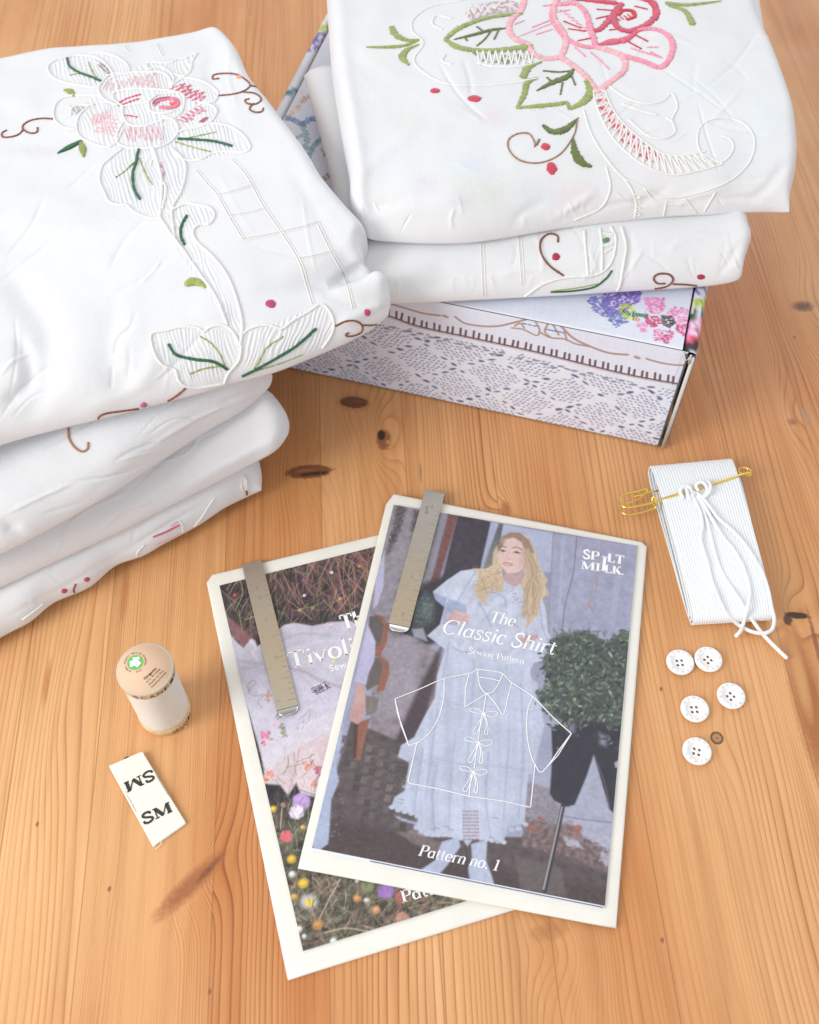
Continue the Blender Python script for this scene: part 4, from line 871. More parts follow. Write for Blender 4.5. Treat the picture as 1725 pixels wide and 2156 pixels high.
# ------------------------------------------------------------------ printed box
BC = np.array([.1622, .4105, 0.0]); BA = np.array([-math.cos(math.radians(14.6)), math.sin(math.radians(14.6)), 0]); BN = np.array([math.sin(math.radians(14.6)), math.cos(math.radians(14.6)), 0]); BW, BD, BH = .300, .262, .090
box = thing('printed_box', 'card mailing box printed with lace and flowers, under the right stack of cloths', 'box', tuple(BC+BA*BW/2+BN*BD/2))
M_CARD = mat_plain('grey_card', (186, 182, 176), .8, bump_s=.1)
mb = MB(); z1 = np.array([0, 0, 1.0])
mb.box(BC+BA*(BW-.002)+BN*.003+z1*.001, -BA*(BW-.004), BN*(BD-.006), z1*.003)
mb.box(BC+BA*(BW-.001)+BN*(BD-.004), -BA*(BW-.002), BN*.003, z1*(BH-.002))
mb.box(BC+BA*(BW-.008)+BN*.0045+z1*.004, -BA*(BW-.016), BN*.0015, z1*(BH-.007)); mb.build('inner_walls', M_CARD, box, smooth=False)
fl = lambda o, ex, ey, w, h: Frame(o, ex, ey, w, h)
f_front = Frame(BC+BA*(BW-.0015)-BN*.0006+z1*.0012, -BA, z1, BW-.0065, BH-.0008)
f_lid = Frame(BC+BA*(BW-.0085)+BN*.0000+z1*(BH+.0004), -BA, BN, BW-.0170, BD-.004)
def ticks(cv_, pts, col, ln, w, gap, jit=.3, ang=None):
    q = resample(cr_spline(np.array(pts, float)[:, :2], 8), max(3, int(np.linalg.norm(np.diff(np.array(pts, float)[:, :2], axis=0), axis=1).sum()/gap)))
    T = np.gradient(q, axis=0); T /= np.linalg.norm(T, axis=1)[:, None]+1e-9
    for a, t in zip(q, T):
        n_ = np.array((-t[1], t[0])) if ang is None else np.array(ang); c = np.array(col)*(1+.12*RNG.standard_normal())
        n_ = n_+jit*RNG.standard_normal(2)*.5; cv_.line([tuple(a-n_*ln/2), tuple(a+n_*ln/2)], c, w, .95, sm=False)
def stitched(cv_, poly, cols, cell=5.0, dens=1.0):
    poly = np.array(poly, float)[:, :2]; x0, y0 = poly.min(0); x1, y1 = poly.max(0)
    for i in range(int(((x1-x0)*(y1-y0))/(cell*cell)*2.2*dens)):
        x, y = RNG.uniform(x0, x1), RNG.uniform(y0, y1)
        if in_poly(np.array([x]), np.array([y]), poly)[0]:
            c = np.array(cols[RNG.integers(len(cols))])*(1+.09*RNG.standard_normal()); cv_.ell((x, y), cell*.62, cell*.34, c, RNG.choice([.7, -.7, .2])+.2*RNG.standard_normal(), .95)
cvL = cv(.21979, 579.0, 0)
K = Canvas(f_lid, 2300, (222, 226, 240), 3)
K.a *= (1+.018*fbm(K.X/3, K.Y/40, 2, 1)+.018*fbm(K.X/40, K.Y/3, 2, 2))[..., None]
VI, VB, VP = (118, 98, 190), (112, 132, 190), (156, 120, 204)
stitched(K, c3([(1190, 150), (1330, 145), (1320, 185), (1290, 200), (1250, 235), (1210, 240), (1180, 200)]), [VI, VP, (140, 116, 200)], 4.6)
stitched(K, c3([(1150, 165), (1200, 170), (1225, 215), (1260, 225), (1280, 260), (1240, 280), (1200, 245), (1155, 220), (1132, 185)]), [VB, (104, 124, 180), VP], 4.6)
for q, c in (([(1252, 208), (1275, 200), (1300, 222), (1290, 245), (1265, 235), (1252, 208)], (176, 196, 92)), ([(1265, 218), (1285, 232)], (46, 98, 70)), ([(1298, 232), (1350, 238)], (46, 110, 78)), ([(1300, 246), (1318, 252)], (186, 120, 90))): ticks(K, c3(q), c, 6, 3.2, 3.4)
PKs = [(236, 150, 198), (226, 134, 188), (244, 168, 206)]; RDs = [(204, 84, 122), (192, 70, 108), (214, 100, 136)]
stitched(K, c3([(1330, 175), (1410, 170), (1415, 205), (1395, 235), (1340, 225), (1345, 200)]), PKs, 4.4); stitched(K, c3([(1420, 225), (1450, 205), (1525, 215), (1522, 255), (1470, 262), (1440, 250)]), PKs, 4.4)
stitched(K, c3([(1340, 240), (1385, 235), (1405, 262), (1370, 285), (1345, 262)]), RDs, 4.4); stitched(K, c3([(1450, 265), (1535, 268), (1530, 330), (1490, 318), (1455, 290)]), RDs+PKs[:1], 4.4)
stitched(K, c3([(1310, 262), (1350, 265), (1352, 300), (1312, 290)]), PKs, 4.4); stitched(K, c3([(1370, 285), (1430, 290), (1452, 300), (1420, 340), (1375, 325)]), RDs+PKs, 4.4)
stitched(K, c3([(1400, 235), (1440, 238), (1452, 262), (1430, 280), (1405, 270)]), [(66, 48, 56), (92, 70, 78), (60, 46, 54)], 4.0)
TN = (205, 168, 146); BL = (104, 136, 184); TE = (104, 148, 158)
for q, c, l_ in (([(110, 1130), (160, 1140), (200, 1160), (260, 1190), (300, 1170), (350, 1140), (430, 1150)], BL, 9), ([(270, 1200), (290, 1260), (310, 1320), (300, 1400), (280, 1440)], TE, 10), ([(510, 1300), (440, 1340), (380, 1390), (340, 1460), (320, 1520)], TE, 9),
                 ([(230, 1030), (260, 970), (330, 930), (400, 890), (470, 860)], TN, 9), ([(150, 1110), (190, 1060), (220, 1040)], TN, 9), ([(260, 880), (265, 920)], TN, 6), ([(460, 1450), (500, 1420), (540, 1400), (560, 1440), (510, 1480), (480, 1480)], TN, 9),
                 ([(640, 1580), (580, 1630), (500, 1690), (470, 1720)], TN, 9), ([(660, 1800), (670, 1850)], TN, 8), ([(530, 1880), (580, 1930), (640, 1950), (700, 1940)], BL, 9), ([(190, 1330), (260, 1300)], TE, 5)): ticks(K, cvL(q), c, l_, 3.6, 3.6)
K.line([tuple(proj(f_lid.at(0, .0010))), tuple(proj(f_lid.at(f_lid.w, .0010)))], (238, 240, 248), 6, .9, sm=False)
K.build('lid', M_PRINT, box)
# front panel: plain linen band with scallops and blanket stitch, crochet lace below
K = Canvas(f_front, 2600, (230, 237, 253), 5); K.a *= (1+.015*fbm(K.X/3, K.Y/40, 2, 1)+.015*fbm(K.X/40, K.Y/3, 2, 2))[..., None]
stl = np.array(c3([(300, 218), (410, 240), (520, 278), (700, 317), (930, 367), (1130, 417), (1300, 457), (1520, 497)]))[:, :2]; sm_ = K.m([tuple(p) for p in stl]); cx = np.polyfit(sm_[:, 0], sm_[:, 1], 1)
yl = cx[0]*K.X+cx[1]-3
g1 = gnoise(K.X/2.6+gnoise(K.X/9, K.Y/9, 2), K.Y/2.3, 11); g2 = gnoise(K.X/4.4, K.Y/3.6+gnoise(K.X/12, K.Y/12, 5), 12)
val = 1+.045*g1+.03*g2+.03*gnoise(K.X/30, K.Y/20, 7)
lace = np.array((234, 240, 255))[None, None]*np.clip(val, .66, 1.14)[..., None]
K.a = np.where((K.Y < yl)[..., None], lace, K.a)
H0 = K.H
HC = np.array((100, 110, 144.))
px_, py_ = 60.0, 44.0                       # half diamond
def okl(x, y): return y < cx[0]*x+cx[1]-14 and 0 < y < K.H and 0 < x < K.W
for r_ in range(-1, 8):
    for c_ in range(-1, 16):
        ox = c_*2*px_+(px_ if r_ % 2 else 0); oy = r_*py_+2
        for e in range(4):                      # eyelets along the four edges
            sx, sy = ((1, 1), (1, -1), (-1, 1), (-1, -1))[e]
            for k in range(4):
                t_ = (k+.5)/4; x, y = ox+sx*px_*t_+RNG.normal()*1.2, oy+sy*py_*(1-t_)+RNG.normal()*1.0
                if okl(x, y) and RNG.random() < .5: K.ell((x, y), RNG.uniform(4.0, 6.4), RNG.uniform(1.8, 2.6), HC*(1+.08*RNG.standard_normal()), sx*sy*-.35+.2*RNG.standard_normal(), .9, 1.5, raw=True)
        for i in range(-5, 6):                  # fine knitted dots inside
            for j in range(-5, 6):
                x, y = ox+i*8.0+(4.0 if j % 2 else 0)+RNG.normal()*.9, oy+j*6.4+RNG.normal()*.7
                if abs(x-ox)/px_+abs(y-oy)/py_ < .80 and okl(x, y): K.ell((x, y), 2.5 if (i+j) % 3 else 3.2, 1.35, HC*1.05*(1+.06*RNG.standard_normal()), .5 if (r_+c_) % 2 else -.5, .72, 1.3, raw=True)
for i in range(int(K.W/46)):
    x = 20+i*46+RNG.uniform(-5, 5); y = cx[0]*x+cx[1]-22
    for dx, dy in ((-12, 0), (2, -4), (13, 2)): K.ell((x+dx, y+dy), 5.5, 2.5, (146, 148, 170), .1, .9, 1.4, raw=True)
BRN = (108, 84, 92)
K.line([tuple(p) for p in stl], BRN, 4.2); K.line([(p[0], p[1]+3.2) for p in stl], (176, 156, 158), 1.6)
q = resample(cr_spline(stl, 8), 27)
for i, a in enumerate(q):
    for dx in (0, 10.5): K.line([(a[0]+dx, a[1]+dx*.235), (a[0]+dx+1.5+RNG.normal()*.6, a[1]+dx*.235-12-RNG.random()*3)], BRN, 4.6, sm=False)
TAN = (176, 150, 140)
for q, w in (([(400, 190), (470, 212), (540, 232), (600, 240)], 5), ([(612, 240), (626, 246)], 6), ([(655, 245), (690, 268), (750, 278), (810, 278), (870, 265), (930, 250), (990, 235)], 5), ([(990, 235), (1030, 270), (1080, 320), (1140, 350), (1210, 375), (1280, 382)], 5.5),
             ([(860, 285), (900, 290), (950, 312), (960, 290), (945, 262)], 4), ([(960, 300), (1000, 320), (1050, 325), (1090, 342), (1140, 352)], 4.5), ([(870, 278), (890, 268), (905, 285)], 4), ([(990, 270), (980, 300), (1000, 318)], 4), ([(1010, 275), (1030, 310)], 4), ([(1050, 300), (1060, 330)], 4),
             ([(1308, 390), (1320, 394)], 7), ([(1348, 396), (1365, 402), (1420, 415), (1480, 420), (1530, 415)], 5), ([(1490, 430), (1525, 438)], 5)): K.line(c3(q), TAN, w, .95)
for q in ([(905, 270), (945, 278)], [(985, 290), (1045, 302)]): ticks(K, c3(q), (120, 158, 200), 7, 3.4, 7, .1, (1, .15))
K.build('front_panel', M_PRINT, box)
# rolled side rims with the wrapped print, card edge and the tucked corner
def rim(name, off, wdt, zt, cols):
    mb = MB(); n = 90; yy = np.linspace(-.0008, BD, n); prof = [(0, -.088), (0, -.003), (.10, -.0008), (.32, 0), (.68, 0), (.90, -.0008), (1, -.003), (1, -.088)]
    V = []; C = []
    for y in yy:
        for a, dz in prof:
            V.append(BC+BA*(off+wdt*a)+BN*y+z1*(zt+dz)); t_ = y/BD+(a-.5)*.02; base = np.array((226, 229, 240.))
            for (t0, t1, cc) in cols:
                if t0 <= t_ < t1 and (RNG.random() < .8) and dz > -.04: base = np.array(cc)*(1+.12*RNG.standard_normal())
            C.append(lin(np.clip(base, 0, 255)))
    mb.add(V, grid_faces(n, len(prof)), np.array(C)); return mb.build(name, M_PRINT, box)
rim('side_rim', 0.0, .0078, BH+.0008, [(.0, .03, (60, 48, 56)), (.03, .075, (214, 84, 110)), (.05, .10, (236, 160, 200)), (.10, .125, (50, 104, 78)), (.135, .165, (180, 198, 96)), (.17, .21, (120, 96, 190)), (.21, .26, (124, 112, 200)), (.45, .5, PKs[0])])
rim('side_rim', BW-.0078, .0078, BH+.0008, [(.40, .43, (70, 104, 160)), (.60, .625, (88, 140, 150)), (.80, .88, (130, 104, 190)), (.88, .93, (180, 198, 96))])
mb = MB()
mb.tube([BC+BA*.0046-BN*.0010+z1*z for z in np.linspace(.0015, BH-.004, 30)], .0006, color=lin((84, 82, 84)), sides=6)  # dark strand stands in for the shade in the gap beside the panel
mb.box(BC+BA*.0026-BN*.0016+z1*.0008, -BA*.0022, BN*.0030, z1*(BH-.004), lin((214, 212, 208)))
for k in range(3): mb.tube([BC+BA*(.0075-.0022*k)-BN*(.0012)+z1*(BH-.001), BC+BA*(.0055-.0012*k)-BN*.0022+z1*(BH-.005-.001*k), BC+BA*(.0030+.0004*k)-BN*.0014+z1*(BH-.003)], .0007, color=lin((70, 62, 60)) if k % 2 else lin((214, 208, 200)), sides=6)
mb.build('tucked_corner', M_PRINT, box)

# ------------------------------------------------------------------ envelopes, booklets, clips
zE2, zB2 = .0017, .0027
b2TL, b2BL = np.array((462.2, 1232.8)), np.array((638.5, 2002.4))
A_, B_ = P(*b2BL, zB2), P(*b2TL, zB2); ey2 = unit(B_-A_); ex2 = np.array([ey2[1], -ey2[0], 0])
e1z = [(813, 1060, .0046), (829, 1039, .0046), (1352, 1140, .0030), (1363, 1150, .0029), (1298, 1955, .0029), (627, 1828, .0047)]
E1 = [P(*q) for q in e1z]
W_ENV = np.linalg.norm(P(1297, 1955, .003)-P(627, 1828, .0047)); L_ENV = np.linalg.norm(P(1363, 1141, .003)-P(1297, 1955, .003))
env2 = thing('envelope', 'lower cream envelope, under the meadow flower booklet', 'envelope', tuple(P(800, 1600, 0)), group='cream envelopes')
tl, bl_ = P(433, 1216, zE2), P(606, 2064, zE2); up_ = tl-bl_
puff_poly('envelope_body', [bl_, bl_+ex2*W_ENV, bl_+ex2*W_ENV+up_, tl+ex2*.004+unit(up_)*.0012, tl-unit(up_)*.003], .0016, M_PAPER, env2, seed=4, warp=.00015)
env1 = thing('envelope', 'upper cream envelope, lying across the other, under the white dress booklet', 'envelope', tuple(P(1000, 1500, .003)), group='cream envelopes')
puff_poly('envelope_body', [E1[5], E1[4], E1[3], E1[2], E1[1], E1[0]], .0013, M_PAPER, env1, seed=8, warp=.00018)

fr2 = Frame(A_, ex2, ey2, .148, np.linalg.norm(B_-A_))
bk2 = thing('pattern_booklet', 'meadow flower picture booklet, half hidden under the upper envelope', 'booklet', tuple(fr2.at(.074, .105)), group='sewing pattern booklets')
K = Canvas(fr2, 2300, (74, 66, 74), 9)
K.a = np.array((62, 56, 62))*(1+.35*fbm(K.X/14, K.Y/14, 4, 5))[..., None]+np.array((24, 8, 12))*np.clip(fbm(K.X/40, K.Y/30, 3, 6), 0, 1)[..., None]
def blades(cv_, box_, n, cols, ln, wd, ang0=1.5, spread=.6, al=.8):
    x0, y0, x1, y1 = box_
    for i in range(n):
        x, y = RNG.uniform(x0, x1), RNG.uniform(y0, y1); a = ang0+spread*RNG.standard_normal(); l = ln*RNG.uniform(.4, 1.3); c = np.array(cols[RNG.integers(len(cols))])*(1+.15*RNG.standard_normal()); b = RNG.normal()*l*.12
        p = [(x, y), (x+math.cos(a)*l*.5+b, y-math.sin(a)*l*.5), (x+math.cos(a)*l, y-math.sin(a)*l)]; cv_.line(p, c, wd*RNG.uniform(.5, 1.4), al*RNG.uniform(.5, 1))
GR = [(142, 138, 100), (168, 158, 124), (120, 128, 84), (168, 132, 122), (150, 108, 106), (98, 92, 70)]
blades(K, (462, 1150, 900, 1450), 620, GR, 62, 1.7, 1.25, .7); blades(K, (560, 1150, 900, 1300), 220, [(176, 130, 118), (150, 104, 100)], 80, 2.2, 1.9, .35)
# cloth laid in the grass
FB = (204, 200, 216)
K.poly(cb([(300, 740), (400, 830), (480, 900), (560, 960), (560, 1030), (460, 1060), (360, 940)]), (148, 104, 110), 3, .85, .12)
K.poly(cb([(340, 920), (400, 1000), (470, 1060), (540, 975), (580, 985), (600, 1050), (780, 900), (860, 840), (960, 820), (1130, 850), (1300, 815), (1480, 800), (1700, 900), (1700, 1600), (1700, 2300), (700, 2300), (470, 1500), (400, 1200)]), FB, 2.5, 1, .05, 14)
K.poly([(548, 1560), (700, 1500), (900, 1500), (900, 1640), (700, 1640), (600, 1690), (560, 1650)], (214, 208, 220), 3, 1, .04, 14)
for q, c, w, a in (([(900, 1250), (1050, 1290), (1200, 1370), (1400, 1440)], (170, 160, 168), 12, .7), ([(400, 1180), (520, 1200), (640, 1210)], (176, 170, 180), 10, .6), ([(420, 1260), (600, 1240)], (178, 170, 180), 6, .6), ([(820, 1000), (1000, 930), (1300, 940)], (178, 174, 190), 8, .6), ([(900, 1080), (1200, 1000), (1400, 990)], (220, 216, 228), 10, .6),
                  ([(540, 990), (590, 1060), (560, 1100), (600, 1170)], (232, 228, 236), 8, .8), ([(430, 1300), (500, 1420), (600, 1500)], (186, 178, 188), 10, .5), ([(1240, 1900), (1050, 2030), (1000, 2060)], (196, 178, 180), 12, .7), ([(950, 1270), (1100, 1400), (1240, 1600)], (188, 180, 190), 5, .7)): K.line(cb(q), c, w*.6, a, soft=4)
for q in ([(520, 1400), (560, 1370), (590, 1400), (540, 1440), (520, 1490), (600, 1520), (720, 1490)], [(720, 1500), (650, 1530), (610, 1580), (650, 1640)], [(1000, 1740), (1060, 1700), (1110, 1650), (1090, 1760)], [(560, 1360), (510, 1420), (530, 1480)]): K.line(cb(q), (146, 130, 126), 1.1, .8)
for x, y, c, r_ in ((705, 1515, (206, 150, 128), 9), (710, 1560, (214, 160, 140), 7), (810, 1715, (160, 156, 140), 8), (865, 1830, (146, 146, 128), 12), (870, 1870, (160, 160, 140), 9), (700, 1880, (228, 120, 160), 10), (660, 1900, (232, 96, 140), 8), (660, 1980, (232, 110, 150), 7), (790, 1780, (226, 190, 214), 9), (1000, 1800, (190, 196, 224), 9), (1050, 1780, (206, 190, 210), 8), (735, 1930, (180, 160, 150), 6), (1100, 1170, (206, 200, 160), 9), (1310, 1190, (200, 202, 160), 10), (1340, 1180, (196, 198, 156), 9), (1440, 1130, (226, 190, 204), 8), (1300, 860, (226, 190, 204), 10)):
    for _ in range(7): p = cb([(x, y)])[0]; K.ell((p[0]+RNG.normal()*r_*.45, p[1]+RNG.normal()*r_*.45), r_*.35, r_*.25, np.array(c)*(1+.08*RNG.standard_normal()), RNG.uniform(0, 3), .8)
# lower skirt and petals
K.poly(cg([(220, 320), (300, 220), (420, 130), (560, 60), (700, 100), (700, 430), (500, 430), (420, 330), (365, 405), (320, 340), (235, 335)]), (214, 196, 202), 2.5, 1, .05, 10)
K.poly(cg([(420, 150), (520, 120), (560, 250), (500, 420), (440, 390), (412, 330)]), (222, 204, 210), 3, .8); K.line(cg([(430, 140), (410, 240), (365, 400)]), (180, 160, 168), 3, .7)
for x, y, c in ((480, 230, (226, 140, 120)), (260, 280, (230, 146, 130)), (540, 260, (204, 110, 140)), (510, 340, (226, 160, 150)), (235, 320, (214, 140, 120))):
    for _ in range(8): p = cg([(x+RNG.normal()*10, y+RNG.normal()*9)])[0]; K.ell(p, 4.5, 3, np.array(c)*(1+.1*RNG.standard_normal()), RNG.uniform(0, 3), .85)
K.poly(cg([(225, 338), (320, 345), (365, 408), (412, 335), (440, 400), (560, 420), (700, 520), (700, 700), (280, 620)]), (50, 46, 54), 3, 1, .3, 8)
K.poly(cg([(250, 480), (700, 500), (1500, 900), (1500, 1400), (380, 1400)]), (88, 84, 76), 40, 1, .45, 10)
GB = [(120, 128, 88), (150, 154, 110), (98, 112, 74), (160, 130, 116), (76, 84, 62), (176, 172, 140)]
blades(K, (560, 1700, 1060, 2010), 1300, GB, 34, 1.7, 1.5, .9, .7); blades(K, (560, 1740, 1060, 2010), 260, [(52, 50, 50), (60, 48, 48)], 26, 3, 1.4, 1, .6); blades(K, (600, 1840, 1060, 2010), 160, [(176, 116, 110), (190, 150, 130)], 40, 2, 1.2, .9, .7)
def bloom(x, y, r_, c, n=14, a=.8, core=None):
    r_ *= .82
    for k in range(n): t = 2*math.pi*k/n; p = cg([(x+r_*.55*math.cos(t), y+r_*.5*math.sin(t))])[0]; K.ell(p, r_*.19, r_*.13, np.array(c)*(1+.07*RNG.standard_normal()), -t+.4*RNG.standard_normal(), a, 1.8)
    if core: K.ell(cg([(x, y)])[0], r_*.13, r_*.13, core, 0, .95, 2)
for a in ((440, 440, 62, (190, 156, 214)), (415, 500, 50, (230, 220, 238)), (925, 950, 55, (158, 116, 190)), (355, 640, 42, (220, 110, 122)), (1010, 990, 40, (176, 104, 100)), (1020, 1110, 44, (196, 140, 124)), (820, 920, 46, (130, 134, 100))): bloom(*a)
for a in ((280, 482, 24, (240, 196, 84)), (338, 460, 17, (206, 160, 128)), (385, 770, 30, (240, 196, 70)), (452, 908, 34, (246, 200, 64)), (450, 588, 16, (240, 200, 96)), (388, 856, 22, (244, 242, 240)), (760, 995, 24, (222, 158, 92)), (870, 1060, 26, (226, 160, 118)), (535, 1145, 34, (206, 150, 92)), (760, 895, 12, (244, 242, 240)), (815, 1005, 14, (244, 242, 240)), (400, 985, 22, (226, 176, 84)), (1275, 1045, 16, (176, 110, 110)), (430, 1170, 20, (240, 236, 226)), (458, 1212, 14, (240, 236, 240)), (625, 1240, 22, (236, 240, 244))):
    q_ = cg([a[:2]])[0]; K.ell(q_, a[2]*.31, a[2]*.28, np.array(a[3])*.9, 0, .9, 2.6); K.ell((q_[0]-1.2, q_[1]-1.6), a[2]*.16, a[2]*.13, np.clip(np.array(a[3])*1.08, 0, 250), 0, .8, 2.2)
for k in range(16): t = 2*math.pi*k/16; p = cg([(485+34*math.cos(t), 1015+28*math.sin(t))])[0]; K.ell(p, 6.5, 3.0, (226, 224, 228), -t, .6, 3)
K.ell(cg([(487, 1018)])[0], 8, 7, (240, 206, 70), 0, .95, 2.5)
blades(K, (560, 1600, 1060, 2010), 420, GB, 36, 1.4, 1.5, .7, .75)
for q in ([(660, 895), (600, 1000), (545, 1110)], [(330, 480), (322, 600)], [(575, 1190), (700, 1165), (820, 1185)]): K.line(cg(q), (206, 184, 160), 2.2, .85)
for x, y, c in ((385, 555, (226, 80, 96)), (1310, 340, (236, 232, 236)), (1050, 560, (236, 232, 236)), (1390, 590, (230, 170, 110)), (1005, 700, (216, 160, 120)), (1575, 280, (214, 150, 100)), (1040, 415, (132, 104, 176)), (1130, 680, (160, 160, 120))): K.ell(cb([(x, y)])[0], 4.2, 3.6, c, .3, .95, 1.6)
# a hand and sleeve beside the cloth
K.a *= (1+.03*RNG.standard_normal(K.a.shape[:2]))[..., None]
K.build('cover', M_PRINT, bk2)
mb = MB(); mb.box(fr2.at(.0004, .0004, -.0009), fr2.ex*(fr2.w-.0008), fr2.ey*(fr2.h-.0008), z1*.00085); mb.build('pages', M_PAGE, bk2, smooth=False)
mb = MB(); q = cb([(1418, 897), (1640, 838)]); pen_text(mb, 'Th', fr2.pt(*q[0], .00012), fr2.pt(*q[1], .00012), fr2.n, .0100)
q = cb([(935, 1257), (1560, 1098)]); pen_text(mb, 'Tivoli', fr2.pt(*cb([(905, 1262)])[0], .00012), fr2.pt(*q[1], .00012), fr2.n, .0100)
q = cb([(1300, 1287), (1462, 1243)]); sans(mb, 'Sew', fr2.pt(*q[0], .00012), fr2.pt(*q[1], .00012), fr2.n, .0042)
q = cg([(1020, 1022), (1250, 958)]); pen_text(mb, 'Patte', fr2.pt(*q[0], .00012), fr2.pt(*q[1], .00012), fr2.n, .0056)
mb.build('title_lettering', M_INK_W, bk2)
mb = MB(); q = cb([(1160, 1510), (1305, 1440)]); pen_text(mb, 'MILK', fr2.pt(*q[0], .00012), fr2.pt(*q[1], .00012), fr2.n, .0030); q = cb([(1130, 1490), (1280, 1418)]); pen_text(mb, 'SPILT', fr2.pt(*q[0], .00012), fr2.pt(*q[1], .00012), fr2.n, .0028)
mb.build('printed_mark', mat_plain('violet_ink', (136, 116, 146), .6), bk2)

BLp, BRp, TRp, TLp = P(657, 1785, .0058), P(1276, 1908, .0042), P(1346.5, 1151.5, .0042), P(835.4, 1062.3, .0058)
fr1 = Frame(BLp, BRp-BLp, TLp-BLp, (np.linalg.norm(BRp-BLp)+np.linalg.norm(TRp-TLp))/2, (np.linalg.norm(TLp-BLp)+np.linalg.norm(TRp-BRp))/2)
bk1 = thing('pattern_booklet', 'booklet on the upper envelope picturing a woman in a white dress beside a leafy plant', 'booklet', tuple(fr1.at(.074, .105)), group='sewing pattern booklets')
K = Canvas(fr1, 2900, (160, 162, 186), 21)
gy = np.clip(K.Y/K.H, 0, 1)[..., None]; K.a = np.array((166, 172, 198))*(1-gy)+np.array((140, 138, 160))*gy; K.a *= (1+.03*fbm(K.X/30, K.Y/60, 4, 2))[..., None]
p = K.poly
p(c5([(500, 100), (740, 150), (660, 500), (600, 700), (400, 700), (430, 420)]), (142, 136, 146), 3, 1, .12, 12)
for q in ([(525, 130), (570, 140), (548, 220), (520, 300), (500, 290)], [(600, 150), (650, 160), (620, 260), (590, 240)], [(540, 230), (500, 330), (480, 350), (500, 260)]): p(c5(q), (84, 76, 82), 6, .9, .4, 5, rough=4)
p(c5([(440, 400), (475, 330), (470, 480), (445, 560), (425, 580)]), (184, 182, 214), 2, .9)
p(c5([(660, 700), (790, 170), (935, 205), (885, 420), (860, 540), (700, 720), (560, 740)]), (60, 54, 66), 3, 1, .14, 12)
p(c5([(742, 165), (790, 175), (700, 480), (640, 640), (612, 640), (690, 400)]), (112, 70, 68), 4, .95, .12, 10)
p(c5([(728, 170), (748, 174), (640, 560), (612, 600)]), (136, 136, 152), 3, .9)
p(c5([(640, 470), (720, 440), (860, 400), (880, 560), (700, 720), (590, 760), (500, 700)]), (50, 46, 56), 10, .95, .1)
p(c5([(930, 205), (985, 212), (940, 420), (915, 480), (880, 460), (890, 380)]), (168, 176, 206), 2.5, 1, .03)
p(c5([(965, 210), (990, 214), (950, 400), (910, 450), (900, 400)]), (84, 84, 92), 3, .9, .1); p(c5([(900, 380), (930, 320), (960, 260), (960, 430), (890, 460)]), (128, 126, 122), 8, .7)
p(c5([(985, 212), (1110, 236), (1200, 252), (1190, 420), (1000, 420), (950, 380)]), (176, 182, 208), 2.5, 1)
p(c5([(1196, 252), (1575, 310), (1520, 740), (1180, 760)]), (158, 160, 186), 2, 1, .06, 14)
for q, c, w, a in (([(1300, 262), (1285, 420), (1250, 560), (1235, 700)], (104, 98, 110), 2, .9), ([(1200, 245), (1185, 480)], (126, 124, 142), 1.6, .8), ([(1410, 280), (1370, 600)], (134, 130, 150), 1.4, .8), ([(1395, 360), (1360, 560)], (170, 150, 150), 8, .35), ([(1350, 560), (1370, 590)], (178, 130, 120), 6, .6), ([(1240, 280), (1225, 600)], (182, 184, 206), 7, .5), ([(1480, 420), (1450, 640)], (174, 178, 206), 14, .5)): K.line(c5(q), c, w, a, soft=2)
# wall low left, chair, floor
p(c5([(430, 640), (600, 700), (640, 720), (720, 780), (690, 980), (600, 1180), (540, 1200), (410, 1100)]), (138, 128, 138), 4, 1, .14, 14); p(c5([(480, 680), (560, 700), (630, 740), (600, 960), (500, 1050), (430, 1000)]), (154, 146, 158), 12, .7, .1)
p(c5([(600, 560), (650, 500), (690, 540), (690, 640), (600, 660)]), (72, 88, 88), 8, .9, .35, 5, rough=3); p(c5([(640, 540), (680, 560), (670, 620), (630, 610)]), (110, 120, 110), 5, .5, .4, 4)
p(c5([(590, 665), (640, 660), (660, 720), (600, 700)]), (170, 176, 190), 4, .8)
p(c5([(690, 780), (720, 740), (690, 900), (640, 1080), (560, 1240), (500, 1200), (540, 1100), (620, 920)]), (66, 56, 62), 8, .95, .12)
p(c5([(330, 1060), (560, 1160), (620, 1180), (500, 1450), (600, 1560), (1100, 1560), (1100, 1470), (1460, 1480), (1440, 1900), (150, 1640), (230, 1400)]), (84, 74, 76), 4, 1, .16, 12)
for i in range(13):
    for j in range(7):
        x, y = 262+i*34+j*20-i*7, 1115+i*9+j*54; w_, h_ = 54, 30; sh = (104, 94, 92) if (i+j) % 2 else (72, 64, 66)
        if x > 560 and y < 1250: continue
        if x < 520+(y-1200)*.25: p(c5([(x, y), (x+w_, y+11), (x+w_-8, y+h_+11), (x-8, y+h_)]), np.array(sh)*(1+.08*RNG.standard_normal()), 2, .75, .2, 3)
p(c5([(240, 1480), (600, 1560), (700, 1640), (1440, 1780), (1420, 1880), (160, 1620)]), (72, 60, 62), 14, .9, .16)
p(c5([(530, 1540), (600, 1536), (700, 1580), (760, 1600), (700, 1630), (600, 1590)]), (120, 106, 104), 4, .85, .1); p(c5([(1030, 1640), (1230, 1690), (1260, 1820), (1060, 1790)]), (100, 92, 90), 5, .8, .1)
